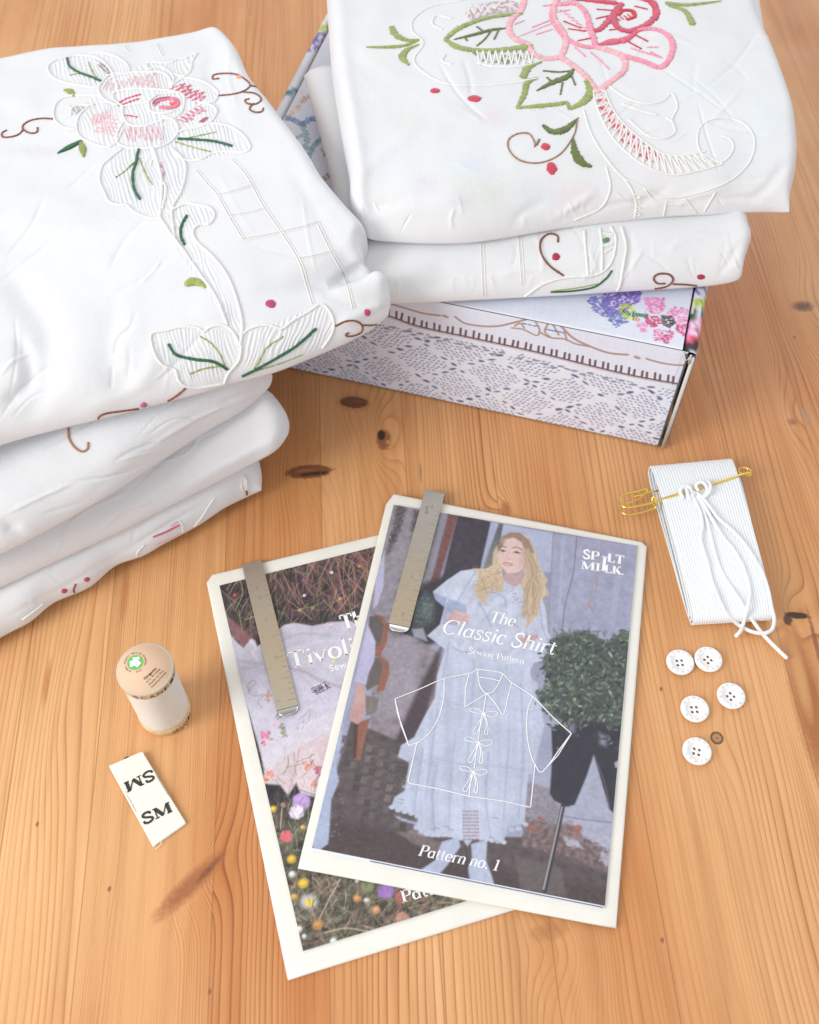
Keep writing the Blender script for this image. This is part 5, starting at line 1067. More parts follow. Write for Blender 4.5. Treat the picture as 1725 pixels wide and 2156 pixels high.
# chair
for q, c in (([(430, 600), (470, 610), (492, 650), (484, 720), (450, 790), (432, 780), (440, 720), (430, 660)], (142, 92, 76)), ([(410, 610), (450, 610), (470, 650), (462, 710), (430, 760), (400, 720)], (92, 84, 84)), ([(455, 780), (492, 810), (494, 860), (470, 930), (440, 940), (450, 860)], (142, 92, 76)), ([(400, 780), (450, 790), (466, 830), (450, 900), (400, 930), (380, 880)], (98, 90, 88)),
             ([(390, 950), (450, 960), (440, 1020), (395, 1040)], (122, 114, 108)), ([(345, 1070), (412, 1050), (380, 1180), (372, 1230), (342, 1230), (338, 1150)], (142, 90, 74)), ([(340, 1080), (360, 1070), (352, 1220), (336, 1220)], (70, 56, 56))): p(c5(q), c, 2.5, 1, .08)
# sleeve, hand and fabric on the left edge
p(c5([(400, 640), (436, 720), (430, 800), (405, 860), (395, 905), (345, 890), (380, 740)]), (186, 182, 214), 2.5, 1)
p(c5([(350, 900), (385, 905), (392, 960), (388, 1040), (360, 1075), (325, 1060), (330, 1010), (345, 960)]), (196, 156, 152), 2.5, 1, .06)
for x in (340, 352, 364, 376): K.line(c5([(x+6, 990), (x-6, 1055)]), (160, 116, 114), 1.1, .7)
p(c5([(345, 900), (300, 1060), (285, 1180), (262, 1240), (278, 1320), (245, 1400), (238, 1520), (232, 1590), (190, 1620), (160, 1600), (250, 1200)]), (168, 178, 206), 2.5, 1, .04)
for _ in range(46): x, t = RNG.uniform(0, 1), RNG.uniform(0, 1); K.ell(c5([(190+90*x*(1-t)+70*t*x+40*(1-t), 1580-420*t)])[0], 2.2, 1.3, (174, 150, 190), RNG.uniform(0, 3), .5)
# wall low right and brick
p(c5([(1290, 1140), (1520, 1200), (1470, 1640), (1240, 1560), (1080, 1480), (1100, 1290), (1180, 1300)]), (164, 166, 188), 3, 1, .06, 10)
p(c5([(1080, 1320), (1185, 1350), (1230, 1440), (1200, 1520), (1060, 1480), (1060, 1400)]), (134, 126, 136), 6, .85, .15)
p(c5([(1070, 1480), (1160, 1500), (1280, 1500), (1330, 1560), (1420, 1600), (1460, 1640), (1440, 1720), (1240, 1640), (1060, 1600)]), (116, 98, 98), 6, .9, .3, 7, rough=5)
for q in ([(1280, 1510), (1318, 1512), (1322, 1545), (1290, 1550)], [(1095, 1500), (1130, 1510), (1128, 1535), (1090, 1530)], [(1190, 1560), (1220, 1565), (1215, 1590), (1188, 1585)], [(1120, 1470), (1160, 1478), (1155, 1500)]): p(c5(q), (146, 92, 84), 3, .9, .15, rough=3)
for q in ([(1330, 1540), (1460, 1560), (1450, 1620), (1380, 1590)], [(1240, 1560), (1300, 1570), (1330, 1610), (1260, 1600)], [(1400, 1620), (1455, 1630), (1450, 1700), (1400, 1660)]): p(c5(q), (176, 174, 190), 4, .85, .12, 6, rough=4)
K.line(c5([(1100, 1440), (1300, 1480), (1470, 1500)]), (126, 120, 134), 3, .7)
# mannequin
p(c5([(1190, 1090), (1300, 1040), (1500, 1060), (1510, 1250), (1465, 1465), (1440, 1440), (1400, 1300), (1372, 1205), (1340, 1300), (1290, 1420), (1255, 1430), (1200, 1400), (1184, 1370), (1195, 1200)]), (46, 46, 58), 2.5, 1, .08, 12)
p(c5([(1255, 1060), (1300, 1050), (1290, 1110), (1260, 1110)]), (140, 146, 168), 8, .7); p(c5([(1395, 1110), (1430, 1130), (1425, 1170), (1398, 1160)]), (146, 152, 176), 8, .8); p(c5([(1380, 940), (1440, 960), (1420, 1010)]), (120, 120, 140), 8, .5)
K.line(c5([(1374, 1210), (1420, 1330), (1440, 1440)]), (104, 98, 98), 3, .7); p(c5([(1460, 1240), (1485, 1225), (1490, 1262), (1465, 1262)]), (196, 170, 180), 2.5, .9)
K.line(c5([(1240, 1425), (1200, 1610), (1160, 1790)]), (52, 50, 56), 9, 1, sm=False); K.line(c5([(1236, 1430), (1196, 1610), (1156, 1785)]), (176, 172, 174), 3.2, .95, sm=False)
# dress
DR = (188, 195, 216)
p(c5([(760, 700), (1180, 700), (1100, 840), (1110, 1000), (1105, 1250), (1090, 1300), (1075, 1500), (1000, 1520), (985, 1580), (920, 1570), (860, 1560), (830, 1600), (800, 1560), (740, 1550), (690, 1555), (610, 1520), (618, 1470), (560, 1450), (500, 1435), (515, 1390), (560, 1360), (580, 1240), (530, 1215), (545, 1165), (600, 1130), (640, 1050), (690, 960), (700, 860), (740, 740)]), DR, 2.5, 1, .03, 20)
p(c5([(1090, 860), (1130, 900), (1160, 1080), (1110, 1290), (1085, 1290), (1100, 1100)]), DR, 4, .9)
for q, a in (([(750, 740), (720, 900), (690, 1100), (650, 1400)], .6), ([(860, 780), (850, 1000), (830, 1250), (810, 1540)], .5), ([(1000, 800), (1010, 1100), (990, 1400), (980, 1560)], .5), ([(640, 1180), (620, 1300), (600, 1450)], .7), ([(700, 1250), (680, 1380), (690, 1540)], .6), ([(920, 1200), (910, 1400), (930, 1560)], .6), ([(1060, 900), (1070, 1200), (1050, 1480)], .6), ([(780, 1100), (760, 1300), (750, 1540)], .5), ([(580, 1240), (600, 1225), (700, 1240)], .6), ([(560, 1360), (620, 1355), (700, 1370)], .4)):
    K.line(c5(q), (150, 160, 190), 3.5, a, soft=4); K.line([(x_+4, y_) for x_, y_ in c5(q)], (200, 208, 230), 3, a*.7, soft=4)
for q in ([(505, 1432), (540, 1448), (580, 1455), (615, 1470)], [(612, 1520), (650, 1545), (690, 1552), (740, 1548), (800, 1565)], [(860, 1560), (920, 1572), (985, 1582)], [(990, 1510), (1030, 1535), (1078, 1505)]):
    for a_ in resample(np.array(q, float), max(4, int(abs(q[-1][0]-q[0][0])/20))): K.ell(c5([tuple(a_)])[0], 6, 4.5, DR, .1, 1)
for x, y in ((545, 1395), (540, 1410), (700, 1520), (740, 1512), (680, 1525), (950, 1475), (935, 1560), (955, 1575), (760, 1525)): K.line(c5([(x-12, y), (x+10, y+5)]), (116, 112, 136), 1.5, .8)
for j in range(9):
    for i in range(6): K.ell(c5([(812+i*12+j*.5, 1450+j*15)])[0], 2.3, 2.0, (140, 112, 122) if (i+j) % 3 else (166, 128, 130), 0, .75, 1.4)
p(c5([(720, 1580), (790, 1560), (800, 1600), (745, 1680), (700, 1730), (630, 1700), (690, 1660)]), (176, 184, 208), 2.5, 1, .04); p(c5([(845, 1590), (915, 1570), (910, 1660), (935, 1730), (945, 1765), (840, 1745), (830, 1690), (850, 1660)]), (176, 184, 208), 2.5, 1, .04)
K.line(c5([(820, 1600), (830, 1660), (825, 1720)]), (66, 56, 60), 4, .8)
DP = c5([(760, 700), (1180, 700), (1130, 900), (1160, 1080), (1105, 1250), (1075, 1500), (985, 1580), (830, 1600), (740, 1550), (610, 1520), (560, 1450), (500, 1435), (580, 1240), (640, 1050), (700, 860)])
K.weave(DP, .045, 12, 260, .16, 5, 8); K.weave(DP, .035, 44, 200, .1, 8, 8)
for y_ in (985, 1240): K.line(c5([(690+(1240-y_)*.1, y_-20), (800, y_+6), (950, y_+16), (1110, y_+34)]), (158, 166, 190), 2.2, .55, soft=3)
# blouse and cape sleeves (crop of the bust)
p(cf([(500, 900), (620, 800), (740, 720), (870, 700), (960, 740), (1100, 800), (1250, 830), (1420, 900), (1470, 1050), (1490, 1250), (1560, 1380), (1500, 1480), (1250, 1540), (900, 1500), (640, 1380), (610, 1400), (450, 1280), (560, 1180), (600, 1030), (520, 960)]), (194, 200, 219), 2.2, 1, .03, 14)
p(cf([(600, 1030), (640, 960), (780, 1010), (800, 1100), (700, 1190), (580, 1180)]), (150, 162, 196), 3, .8); p(cf([(500, 905), (540, 920), (620, 950), (600, 1035), (530, 980)]), (146, 158, 190), 3, .8)
for q in ([(870, 720), (760, 900), (700, 1000)], [(1420, 1000), (1440, 1200), (1500, 1350)], [(640, 1340), (620, 1400)], [(900, 1000), (960, 1100), (1000, 1200)], [(1300, 1250), (1290, 1340)], [(1000, 900), (1110, 950), (1130, 1040)], [(660, 1370), (760, 1420), (900, 1410)]): K.line(cf(q), (134, 146, 182), 2.2, .7, soft=3)
for x, y, c in ((820, 1020, (196, 160, 184)), (830, 1000, (200, 170, 190)), (1200, 930, (120, 118, 150)), (1230, 960, (122, 120, 150)), (1260, 990, (160, 130, 160)), (1180, 900, (170, 150, 180)), (900, 830, (206, 176, 190)), (1150, 880, (190, 170, 196)), (1210, 1200, (150, 150, 150)), (740, 1330, (180, 150, 160))):
    for _ in range(5): K.ell(cf([(x+RNG.normal()*14, y+RNG.normal()*14)])[0], 1.9, 1.2, c, RNG.uniform(0, 3), .7)
CP = cf([(500, 900), (740, 720), (870, 700), (1250, 830), (1420, 900), (1490, 1250), (1560, 1380), (1250, 1540), (900, 1500), (640, 1380), (450, 1280), (560, 1180), (600, 1030)]); K.weave(CP, .06, 16, 34, -.5, 11, 6); K.weave(CP, .03, 8, 12, .4, 12, 6)
SK = (206, 174, 174)
p(cf([(1130, 720), (1280, 700), (1260, 830), (1200, 860), (1130, 820), (1110, 780)]), (190, 158, 160), 2, 1); p(cf([(660, 1040), (760, 1080), (830, 1100), (810, 1160), (740, 1180), (640, 1160), (610, 1130), (620, 1090), (700, 1085)]), SK, 2, 1)
for y in (1045, 1090, 1115, 1140): K.line(cf([(640 if y > 1050 else 670, y), (720, y+18), (800, y+34)]), (170, 130, 136), 1.0, .8)
p(cf([(1230, 1300), (1300, 1270), (1400, 1260), (1410, 1300), (1330, 1340), (1240, 1350)]), (196, 166, 170), 2, 1); K.line(cf([(1290, 1290), (1400, 1290)]), (166, 130, 136), 1, .7)
# hair behind, face, hair in front
HR = (204, 182, 154)
p(cf([(1060, 560), (1080, 460), (1150, 392), (1240, 386), (1330, 440), (1385, 560), (1410, 660), (1485, 800), (1465, 850), (1500, 920), (1430, 960), (1400, 1100), (1330, 1180), (1290, 1230), (1330, 1020), (1290, 900), (1250, 840), (1290, 740), (1200, 440), (1120, 460), (1080, 560), (1100, 760), (1110, 820), (1090, 900), (1000, 880), (960, 960), (940, 1020), (890, 960), (850, 870), (900, 760), (850, 700), (960, 700), (1010, 670), (1020, 560), (1050, 500)]), HR, 2, 1, .10, 4)
p(cf([(1070, 520), (1105, 460), (1190, 425), (1265, 470), (1306, 560), (1302, 650), (1270, 715), (1205, 745), (1135, 735), (1085, 680), (1058, 590)]), (222, 192, 186), 2, 1, .02)
p(cf([(1090, 430), (1160, 390), (1250, 392), (1330, 460), (1370, 560), (1340, 600), (1300, 560), (1262, 475), (1195, 430), (1130, 450), (1080, 540), (1066, 560), (1060, 500)]), (150, 124, 108), 2.5, .95, .12, 3)
for _ in range(120):
    t = RNG.uniform(0, 1); x0 = 1290+RNG.uniform(0, 70); q = [(x0-40*(1-t), 520+60*t), (x0+RNG.uniform(0, 60), 700+60*t), (x0+RNG.uniform(-30, 110), 880), (x0+RNG.uniform(-60, 60), 1050+100*t)]
    K.line(cf(q), [(222, 202, 172), (172, 142, 116), (206, 182, 150), (150, 120, 100)][RNG.integers(4)], .9, .55)
for _ in range(110):
    x, y = RNG.uniform(870, 1090), RNG.uniform(700, 900); r_ = RNG.uniform(14, 40); a0 = RNG.uniform(0, 360)
    K.line(cf(arc(x, y, r_, r_*.8, a0, a0+190, 8)), [(224, 206, 178), (168, 136, 108), (212, 186, 150), (142, 112, 92)][RNG.integers(4)], .9, .6)
for q in ([(940, 960), (960, 1010), (930, 1000)], [(1460, 950), (1490, 1060), (1530, 1120), (1520, 1180), (1480, 1190)], [(1330, 1150), (1300, 1230)]): K.line(cf(q), (190, 162, 132), 1.2, .8)
for q, c, w in (([(1076, 520), (1098, 508), (1128, 520)], (98, 70, 66), 1.9), ([(1190, 524), (1225, 518), (1268, 540)], (98, 70, 66), 1.9), ([(1084, 548), (1102, 543), (1122, 553)], (50, 36, 40), 2.2), ([(1196, 562), (1220, 556), (1250, 571)], (50, 36, 40), 2.2), ([(1150, 560), (1138, 605), (1150, 622), (1170, 618)], (184, 146, 146), 1.3),
                ([(1102, 658), (1125, 650), (1150, 656), (1188, 666)], (166, 88, 96), 2.4), ([(1112, 668), (1145, 678), (1178, 672)], (196, 118, 124), 2.4), ([(1300, 600), (1290, 680), (1240, 735), (1190, 750)], (176, 142, 144), 2.4)): K.line(cf(q), c, w, .9)
K.ell(cf([(1275, 640)])[0], 7, 16, (186, 150, 148), .2, .45, 8); K.ell(cf([(1150, 470)])[0], 14, 8, (228, 200, 194), 0, .5, 6); K.ell(cf([(1120, 615)])[0], 7, 6, (222, 176, 172), 0, .5, 6); K.ell(cf([(1104, 552)])[0], 2.2, 1.8, (60, 46, 50), 0, .9); K.ell(cf([(1222, 566)])[0], 2.4, 1.9, (60, 46, 50), 0, .9)
# plant
lp = np.array([(1150, 800), (1200, 700), (1290, 680), (1345, 670), (1420, 720), (1500, 680), (1545, 690), (1530, 900), (1500, 1080), (1440, 1080), (1340, 1060), (1250, 1080), (1190, 1040), (1130, 960), (1180, 900)], float)
p(c5([tuple(q) for q in lp]), (62, 68, 66), 8, .92, .25, 5, rough=6)
for _ in range(1250):
    x, y = RNG.uniform(1115, 1550), RNG.uniform(668, 1180)
    xq = np.array([x+RNG.normal()*16]); yq = np.array([y+RNG.normal()*14])
    if not in_poly(xq, yq, lp)[0]:
        if not (y > 1060 and x > 1150 and RNG.random() < .14): continue
    g_ = [(86, 102, 84), (64, 82, 68), (118, 132, 112), (48, 58, 54), (98, 116, 92), (150, 160, 150), (110, 84, 96)][RNG.choice(7, p=[.26, .22, .16, .2, .1, .03, .03])]
    K.ell(c5([(x, y)])[0], RNG.uniform(3.2, 8), RNG.uniform(1.4, 2.9), np.array(g_)*(1+.16*RNG.standard_normal()), RNG.uniform(-2.2, 1.0), .9, 1.2)
for _ in range(46): x = RNG.uniform(1200, 1545); K.ell(c5([(x, 690+RNG.uniform(-22, 12))])[0], 6, 1.6, (96, 104, 96), RNG.choice([-1.2, -.4, .5, 1.0]), .85, 1.2)
K.a *= (1+.03*fbm(K.X/7, K.Y/7, 3, 31)+.05*fbm(K.X/60, K.Y/60, 2, 32))[..., None]
B_ = K.a.copy(); B_[1:-1, 1:-1] = (K.a[1:-1, 1:-1]*2+K.a[:-2, 1:-1]+K.a[2:, 1:-1]+K.a[1:-1, :-2]+K.a[1:-1, 2:])/6; K.a = B_
K.a = K.a*.92+np.array((180, 180, 194))*.08  # pale specular haze over the cover, mixed into the print colours
K.a *= (1+.022*RNG.standard_normal(K.a.shape[:2]))[..., None]
K.build('cover', M_PRINT, bk1)
mb = MB(); mb.box(fr1.at(.0003, -.0012, -.0011), fr1.ex*(fr1.w-.0006), fr1.ey*(fr1.h+.0009), z1*.00105); mb.build('pages', M_PAGE, bk1, smooth=False)
mb = MB(); flat_line(mb, [fr1.at(.03, -.0009, .0002), fr1.at(.147, -.0009, .0002)], .0004, fr1.n); mb.build('printed_edge', mat_plain('navy_ink', (50, 66, 120), .5), bk1)
T1 = lambda q, k=.00014: fr1.pt(q[0], q[1], k)
mb = MB()
a, b = cf([(972, 1160), (1200, 1198)]); pen_text(mb, 'The', T1(a), T1(b), fr1.n, .0074, .25, .72)
a, b = cf([(565, 1248), (1545, 1442)]); pen_text(mb, 'Classic Shirt', T1(a), T1(b), fr1.n, .0090, .25, .72)
a, b = cf([(803, 1428), (1285, 1524)]); pen_text(mb, 'Sewing Pattern', T1(a), T1(b), fr1.n, .0036, 0, .85)
a, b = c5([(615, 1640), (962, 1708)]); pen_text(mb, 'Pattern no. 1', T1(a), T1(b), fr1.n, .0056, .25, .78)
mb.build('title_lettering', M_INK_W, bk1)
mb = MB()
a, b = c5([(1326, 358), (1505, 386)]); pen_text(mb, 'SP', T1(a), T1(c5([(1398, 369)])[0]), fr1.n, .0058, 0, 1.25); pen_text(mb, 'LT', T1(c5([(1432, 374)])[0]), T1(b), fr1.n, .0058, 0, 1.25)
pen_text(mb, 'I', T1(c5([(1402, 412)])[0]), T1(c5([(1432, 417)])[0]), fr1.n, .0100, 0, .8)
a, b = c5([(1318, 403), (1403, 416)]); pen_text(mb, 'MI', T1(a), T1(b), fr1.n, .0052, 0, 1.2); a, b = c5([(1420, 420), (1508, 432)]); pen_text(mb, 'LK.', T1(a), T1(b), fr1.n, .0052, 0, 1.2)
mb.build('logo_lettering', M_INK_W, bk1)
mb = MB(); SL = [[(875, 837), (840, 855), (730, 878), (620, 925), (518, 965)], [(518, 965), (530, 1030), (578, 1167), (625, 1150)], [(730, 878), (728, 960), (705, 1050), (660, 1120), (612, 1158)], [(612, 1158), (573, 1328), (700, 1352), (835, 1385), (980, 1405), (1103, 1434), (1122, 1250)],
    [(518, 965), (545, 1080), (578, 1167)], [(875, 837), (940, 845), (985, 858), (1022, 895), (1112, 955), (1200, 1045), (1279, 1115)], [(1279, 1115), (1230, 1180), (1154, 1280), (1122, 1250)], [(1279, 1115), (1220, 1210), (1154, 1280)],
    [(1112, 955), (1090, 1020), (1088, 1120), (1105, 1210), (1125, 1252)], [(875, 837), (878, 880), (890, 920), (915, 942), (945, 930), (970, 890), (985, 858)], [(882, 872), (930, 878), (970, 888)], [(838, 855), (822, 925), (820, 1000), (915, 942)], [(915, 942), (955, 990), (985, 1033), (1005, 960), (1022, 895)],
    [(912, 945), (905, 985), (898, 1030)], [(893, 1035), (885, 1080), (878, 1145)], [(873, 1160), (868, 1200), (860, 1265)], [(850, 1285), (842, 1340), (838, 1386)]]
for iq, q in enumerate(SL):
    n_ = 3; r_ = np.array(q, float); pp = resample(r_, 60) if len(q) < 4 or iq in (1, 3) or q[0] == (838, 855) else cr_spline(r_, 5); flat_line(mb, [T1(x_) for x_ in c5([tuple(k) for k in pp])], .00066, fr1.n)
def bow(x, y):
    mb.mark()
    for q in ([(x, y), (x-22, y-18), (x-50, y-22), (x-55, y-10), (x-30, y-2), (x, y)], [(x, y), (x+25, y-8), (x+55, y-8), (x+58, y+8), (x+30, y+16), (x, y)], [(x-2, y+2), (x-20, y+40), (x-44, y+78), (x-28, y+86), (x-10, y+45), (x+2, y+4)], [(x, y+2), (x+12, y+45), (x+5, y+84), (x+18, y+88), (x+18, y+45), (x+4, y)]):
        flat_line(mb, [T1(k) for k in c5([tuple(k) for k in cr_spline(np.array(q, float), 5)])], .00055, fr1.n)
    flat_line(mb, [T1(k) for k in c5([(x-7, y), (x+7, y+2)])], .0014, fr1.n)
bow(900, 1028); bow(877, 1152); bow(855, 1278)
mb.build('shirt_drawing', M_INK_W, bk1)

# steel ruler clips
tS = NT('brushed_steel'); co_ = tS.obj(); M_STEEL = tS.P(Base_Color=(.62, .60, .565, 1), Metallic=1.0, Roughness=tS.ramp(tS.noise(co_, 260, 3), [(.3, (.19,)*3), (.7, (.23,)*3)]), Normal=tS.bump(tS.noise(co_, 90, 2), .008, .0002))
M_SCR = mat_plain('engraving', (176, 166, 150), .4, .6); M_SCD = mat_plain('engraving_dark', (150, 136, 112), .4, .6)
def ruler(label, tl, tr, bl, br, tip, z, digits):
    """corner picture points of the straight strip, tip of the rounded end"""
    o = P(*bl, z); ex = P(*br, z)-o; ey = P(*tl, z)-o; W_ = np.linalg.norm(ex); L_ = np.linalg.norm(ey); f = Frame(o, ex, ey, W_, L_)
    r = thing('ruler_clip', label, 'metal clip', tuple(f.at(W_/2, 0)), group='steel ruler clips')
    th_ = .0005; mb = MB(); n = 26
    prof = [(0, 0)]+[(L_*t, 0) for t in np.linspace(.02, 1, n)]+[(L_+.0016*math.sin(a), -.0016+.0016*math.cos(a)) for a in np.linspace(.25, math.pi, 9)]+[(L_-.003, -.0034)]
    V = []
    for s_, h_ in prof:
        for k in (0, 1):
            for u in (0, W_): V.append(f.at(u, s_, h_-th_*k+.0003*math.sin(s_/L_*3)))
    m = len(prof); F_ = []
    for i in range(m-1):
        a = i*4; b = a+4; F_ += [[a, a+1, b+1, b], [a+2, b+2, b+3, a+3], [a, b, b+2, a+2], [a+1, a+3, b+3, b+1]]
    mb.add(V, F_); mb.build('steel_strip', M_STEEL, r, smooth=False)
    mb = MB(); tp = f.px(*tip); ln = abs(tp[1]); V = []; cols = 15
    for k in range(8):
        s_ = k/7; y = -ln*s_; hw = W_/2*math.sqrt(max(0.0, 1-(s_*.985)**2.6)); 
        for j in range(cols):
            u = W_/2+hw*(2*j/(cols-1)-1); V.append(f.at(u, y, .0013*s_**1.3))
    mb.add(V, grid_faces(8, cols)[:, ::-1]); o2 = mb.build('bent_tip', M_STEEL, r); so = o2.modifiers.new('s', 'SOLIDIFY'); so.thickness = .0005; so.offset = -1
    mb = MB(); mb2 = MB()
    for k in range(24):
        y = .004+k*(L_-.014)/24; l_ = (.42 if k % 4 == 0 else .26 if k % 2 == 0 else .16)*W_
        (mb if k % 3 else mb2).box(f.at(W_-.0004-l_, y, .00032), f.ex*l_, f.ey*.00010, f.n*.00003)
        if k % 3 == 0: mb.box(f.at(.0004, y+.001, .00032), f.ex*l_*.55, f.ey*.00010, f.n*.00003)
    for ch, u, v, h_, an in digits:
        e = f.ex*math.cos(an)+f.ey*math.sin(an); b0 = f.at(u*W_, v*L_, .00034); sans(mb, ch, b0, b0+e*h_*.62*len(ch), f.n, h_)
    mb.build('scale_marks', M_SCR, r); mb2.build('scale_marks', M_SCD, r)
ruler('steel ruler clip hooked over the meadow envelope, at the left', cb([(380, 290)])[0], cb([(565, 243)])[0], cb([(785, 1658)])[0], cb([(988, 1604)])[0], cb([(905, 1706)])[0], zB2+.0012, [('2', .55, .83, .0026, math.pi), ('cm', .38, .76, .0018, -1.4), ('4', .6, .60, .0022, math.pi), ('6', .6, .34, .0022, math.pi)])
ruler('steel ruler clip hooked over the top edge of the white dress booklet', cf([(459, 30)])[0], cf([(632, 72)])[0], cf([(118, 1167)])[0], cf([(300, 1206)])[0], cf([(200, 1252)])[0], .0067, [('inch', .25, .88, .0022, -1.45), ('7', .6, .90, .0022, math.pi), ('1', .55, .36, .0024, math.pi), ('2', .6, .09, .0024, math.pi)])

# ------------------------------------------------------------------ thread spool
SX, SY, SR, SZ = -.1322, .2290, .01425, .0558
spool = thing('thread_spool', 'wooden spool of white sewing thread standing on end, kraft label with green round emblem', 'thread spool', (SX, SY, 0))
def lathe(mb, prof, cx_, cy_, seg=72, col=(1, 1, 1)):
    a = np.linspace(0, 2*np.pi, seg, endpoint=False); V = np.vstack([np.c_[cx_+r_*np.cos(a), cy_+r_*np.sin(a), np.full(seg, z_)] for r_, z_ in prof]); L = np.r_[0, np.cumsum(np.hypot(*np.diff(np.array(prof), axis=0).T))]
    U = np.stack([np.repeat(L, seg), np.tile(a/(2*np.pi), len(prof))], 1); mb.add(V, grid_faces(len(prof), seg, wrap=True), col, U)
t = NT('spool_wood'); M_SPW = t.P(Base_Color=t.ramp(t.noise(t.obj(), 240, 4, .6), [(.3, tuple(lin((206, 170, 126)))), (.7, tuple(lin((226, 196, 152))))]), Roughness=.6)
t = NT('wound_thread'); sx_ = t.n('ShaderNodeSeparateXYZ'); t.set(sx_.inputs[0], t.obj()); hz = t.math('ADD', t.math('MULTIPLY', sx_.outputs[2], 9000.0), t.math('MULTIPLY', t.noise(t.obj(), 120, 2), 6.0))
M_WND = t.P(Base_Color=t.mix(t.math('MULTIPLY_ADD', t.math('SINE', t.math('MULTIPLY', hz, .55)), .5, .5), tuple(lin((240, 238, 230))), tuple(lin((206, 202, 190)))), Roughness=.7, Sheen_Weight=.3, Normal=t.bump(t.noise(t.obj(), 300, 2), .15, .0002, t.bump(t.math('SINE', hz), .4, .00008)))
z2 = SZ
mb = MB(); lathe(mb, [(.001, .0002), (SR-.0008, .0002), (SR, .0010), (SR, .0052), (SR-.0004, .0058), (.0125, .0060)], SX, SY); mb.build('flange', M_SPW, spool)
mb = MB(); lathe(mb, [(.0125, z2-.0062), (SR-.0004, z2-.0060), (SR, z2-.0054), (SR, z2-.0004), (SR-.0002, z2-.0001), (SR-.0012, z2-.0001), (.001, z2)], SX, SY); mb.build('flange', M_SPW, spool)
mb = MB(); lathe(mb, [(.012, .0055), (.0136, .0066)]+[(.0137+.00006*math.sin(k), .008+k*(z2-.0165)/30) for k in range(31)]+[(.0136, z2-.0070), (.012, z2-.0058)], SX, SY); mb.build('wound_thread', M_WND, spool)
mb = MB(); lathe(mb, [(SR+.0001, z2-.0009), (SR+.0001, z2-.0001), (SR-.0004, z2+.00030), (SR-.0010, z2+.00030)], SX, SY); mb.build('frayed_rim', mat_plain('frayed_rim', (206, 196, 180), .9, bump_s=.6, bump_sc=1500), spool)
zt = z2+.00035; mb = MB(); lathe(mb, [(SR-.0008, z2+.0001), (SR-.0009, zt), (.0001, zt)], SX, SY); lab = mb.build('kraft_label', mat_plain('kraft_paper', (228, 192, 162), .75, bump_s=.15), spool)
nz_ = np.array([0, 0, 1.0]); Pz = lambda q, dz=.00008: P(q[0], q[1], zt+dz)
ec = Pz(csp([(478, 520)])[0]); er = .5*np.linalg.norm(Pz(csp([(305, 520)])[0])-Pz(csp([(645, 520)])[0]))
mb = MB(); a = np.linspace(0, 2*np.pi, 48, endpoint=False); V = np.vstack([ec, ec+er*np.c_[np.cos(a), np.sin(a), 0*a]]); mb.add(V, [[0, 1+i, 1+(i+1) % 48] for i in range(48)]); mb.build('green_emblem', mat_plain('green_ink', (104, 190, 92), .6), lab)
mb = MB()
for q in ([(420, 422), (562, 400), (572, 452), (522, 462), (603, 532), (582, 556), (430, 480)], [(360, 490), (424, 482), (578, 560), (524, 627), (436, 572), (430, 608), (370, 618)]):
    V = np.array([Pz(k, .00016) for k in csp(q)]); me_ = V.mean(0) if False else V
    import mathutils; tri = mathutils.geometry.tessellate_polygon([[Vector(k) for k in V]]); mb.add(V, [list(k) for k in tri])
mb.build('emblem_shirt', M_INK_W, lab)
mb = MB(); rt = 'GLOBAL ORGANIC TEXTILE STANDARD . GOTS . '; rr_ = er*1.17
for i, ch in enumerate(rt):
    if ch == ' ': continue
    th0 = math.radians(250)-2*math.pi*i/len(rt); c_ = ec+rr_*np.array([math.cos(th0), math.sin(th0), 0]); e = np.array([math.sin(th0), -math.cos(th0), 0]); w_ = .00034 if ch not in 'I.' else .00008; sans(mb, ch, c_-e*w_, c_+e*w_, nz_, .00095)
for s_, q0, q1, h_ in (('Organic', (680, 885), (925, 650), .0013), ('C.U. 813526', (722, 950), (1005, 668), .0010), ('Made in the', (782, 1002), (1070, 700), .0010), ('Netherlands', (832, 1050), (1135, 736), .0010)):
    a_, b_ = csp([q0, q1]); V0 = Pz(a_, .0002); sans(mb, s_, V0, Pz(b_, .0002), nz_, h_)
    if s_ == 'Organic': sans(mb, s_, V0+np.array([.00012, 0, 0]), Pz(b_, .0002)+np.array([.00012, 0, 0]), nz_, h_)
mb.build('label_lettering', M_INK_K, lab)
def rim_text(string, a0, a1, zb, hgt, rad):
    mb = MB()
    for i, ch in enumerate(string):
        th0 = a0+(a1-a0)*(i+.5)/len(string); V, Fq = font_mesh(ch); x0, x1 = V[:, 0].min(), V[:, 0].max(); wd = abs(a1-a0)/len(string)*.72; an = th0+np.sign(a1-a0)*((V[:, 0]-x0)/(x1-x0)-.5)*wd
        mb.add(np.c_[SX+rad*np.cos(an), SY+rad*np.sin(an), zb+V[:, 1]/.70*hgt], Fq)
    return mb.build('rim_lettering', M_INK_K, spool)
rim_text('SCANFIL', math.radians(-112), math.radians(5), z2-.0048, .0030, SR+.00012); rim_text('ORGANIC', math.radians(-66), math.radians(-5), .0016, .0028, SR+.00012)
mb = MB(); b0 = P(392, 1530, .0006)
for k in range(9): q = b0+RNG.normal(0, .0008, 3)*[1, 1, .3]; mb.tube(cr_spline(np.array([b0, (b0+q)/2+RNG.normal(0, .0004, 3)*[1, 1, .2], q]), 5), .00012, color=lin((236, 232, 226)), sides=4)
mb.build('thread_end', M_THREAD, spool)

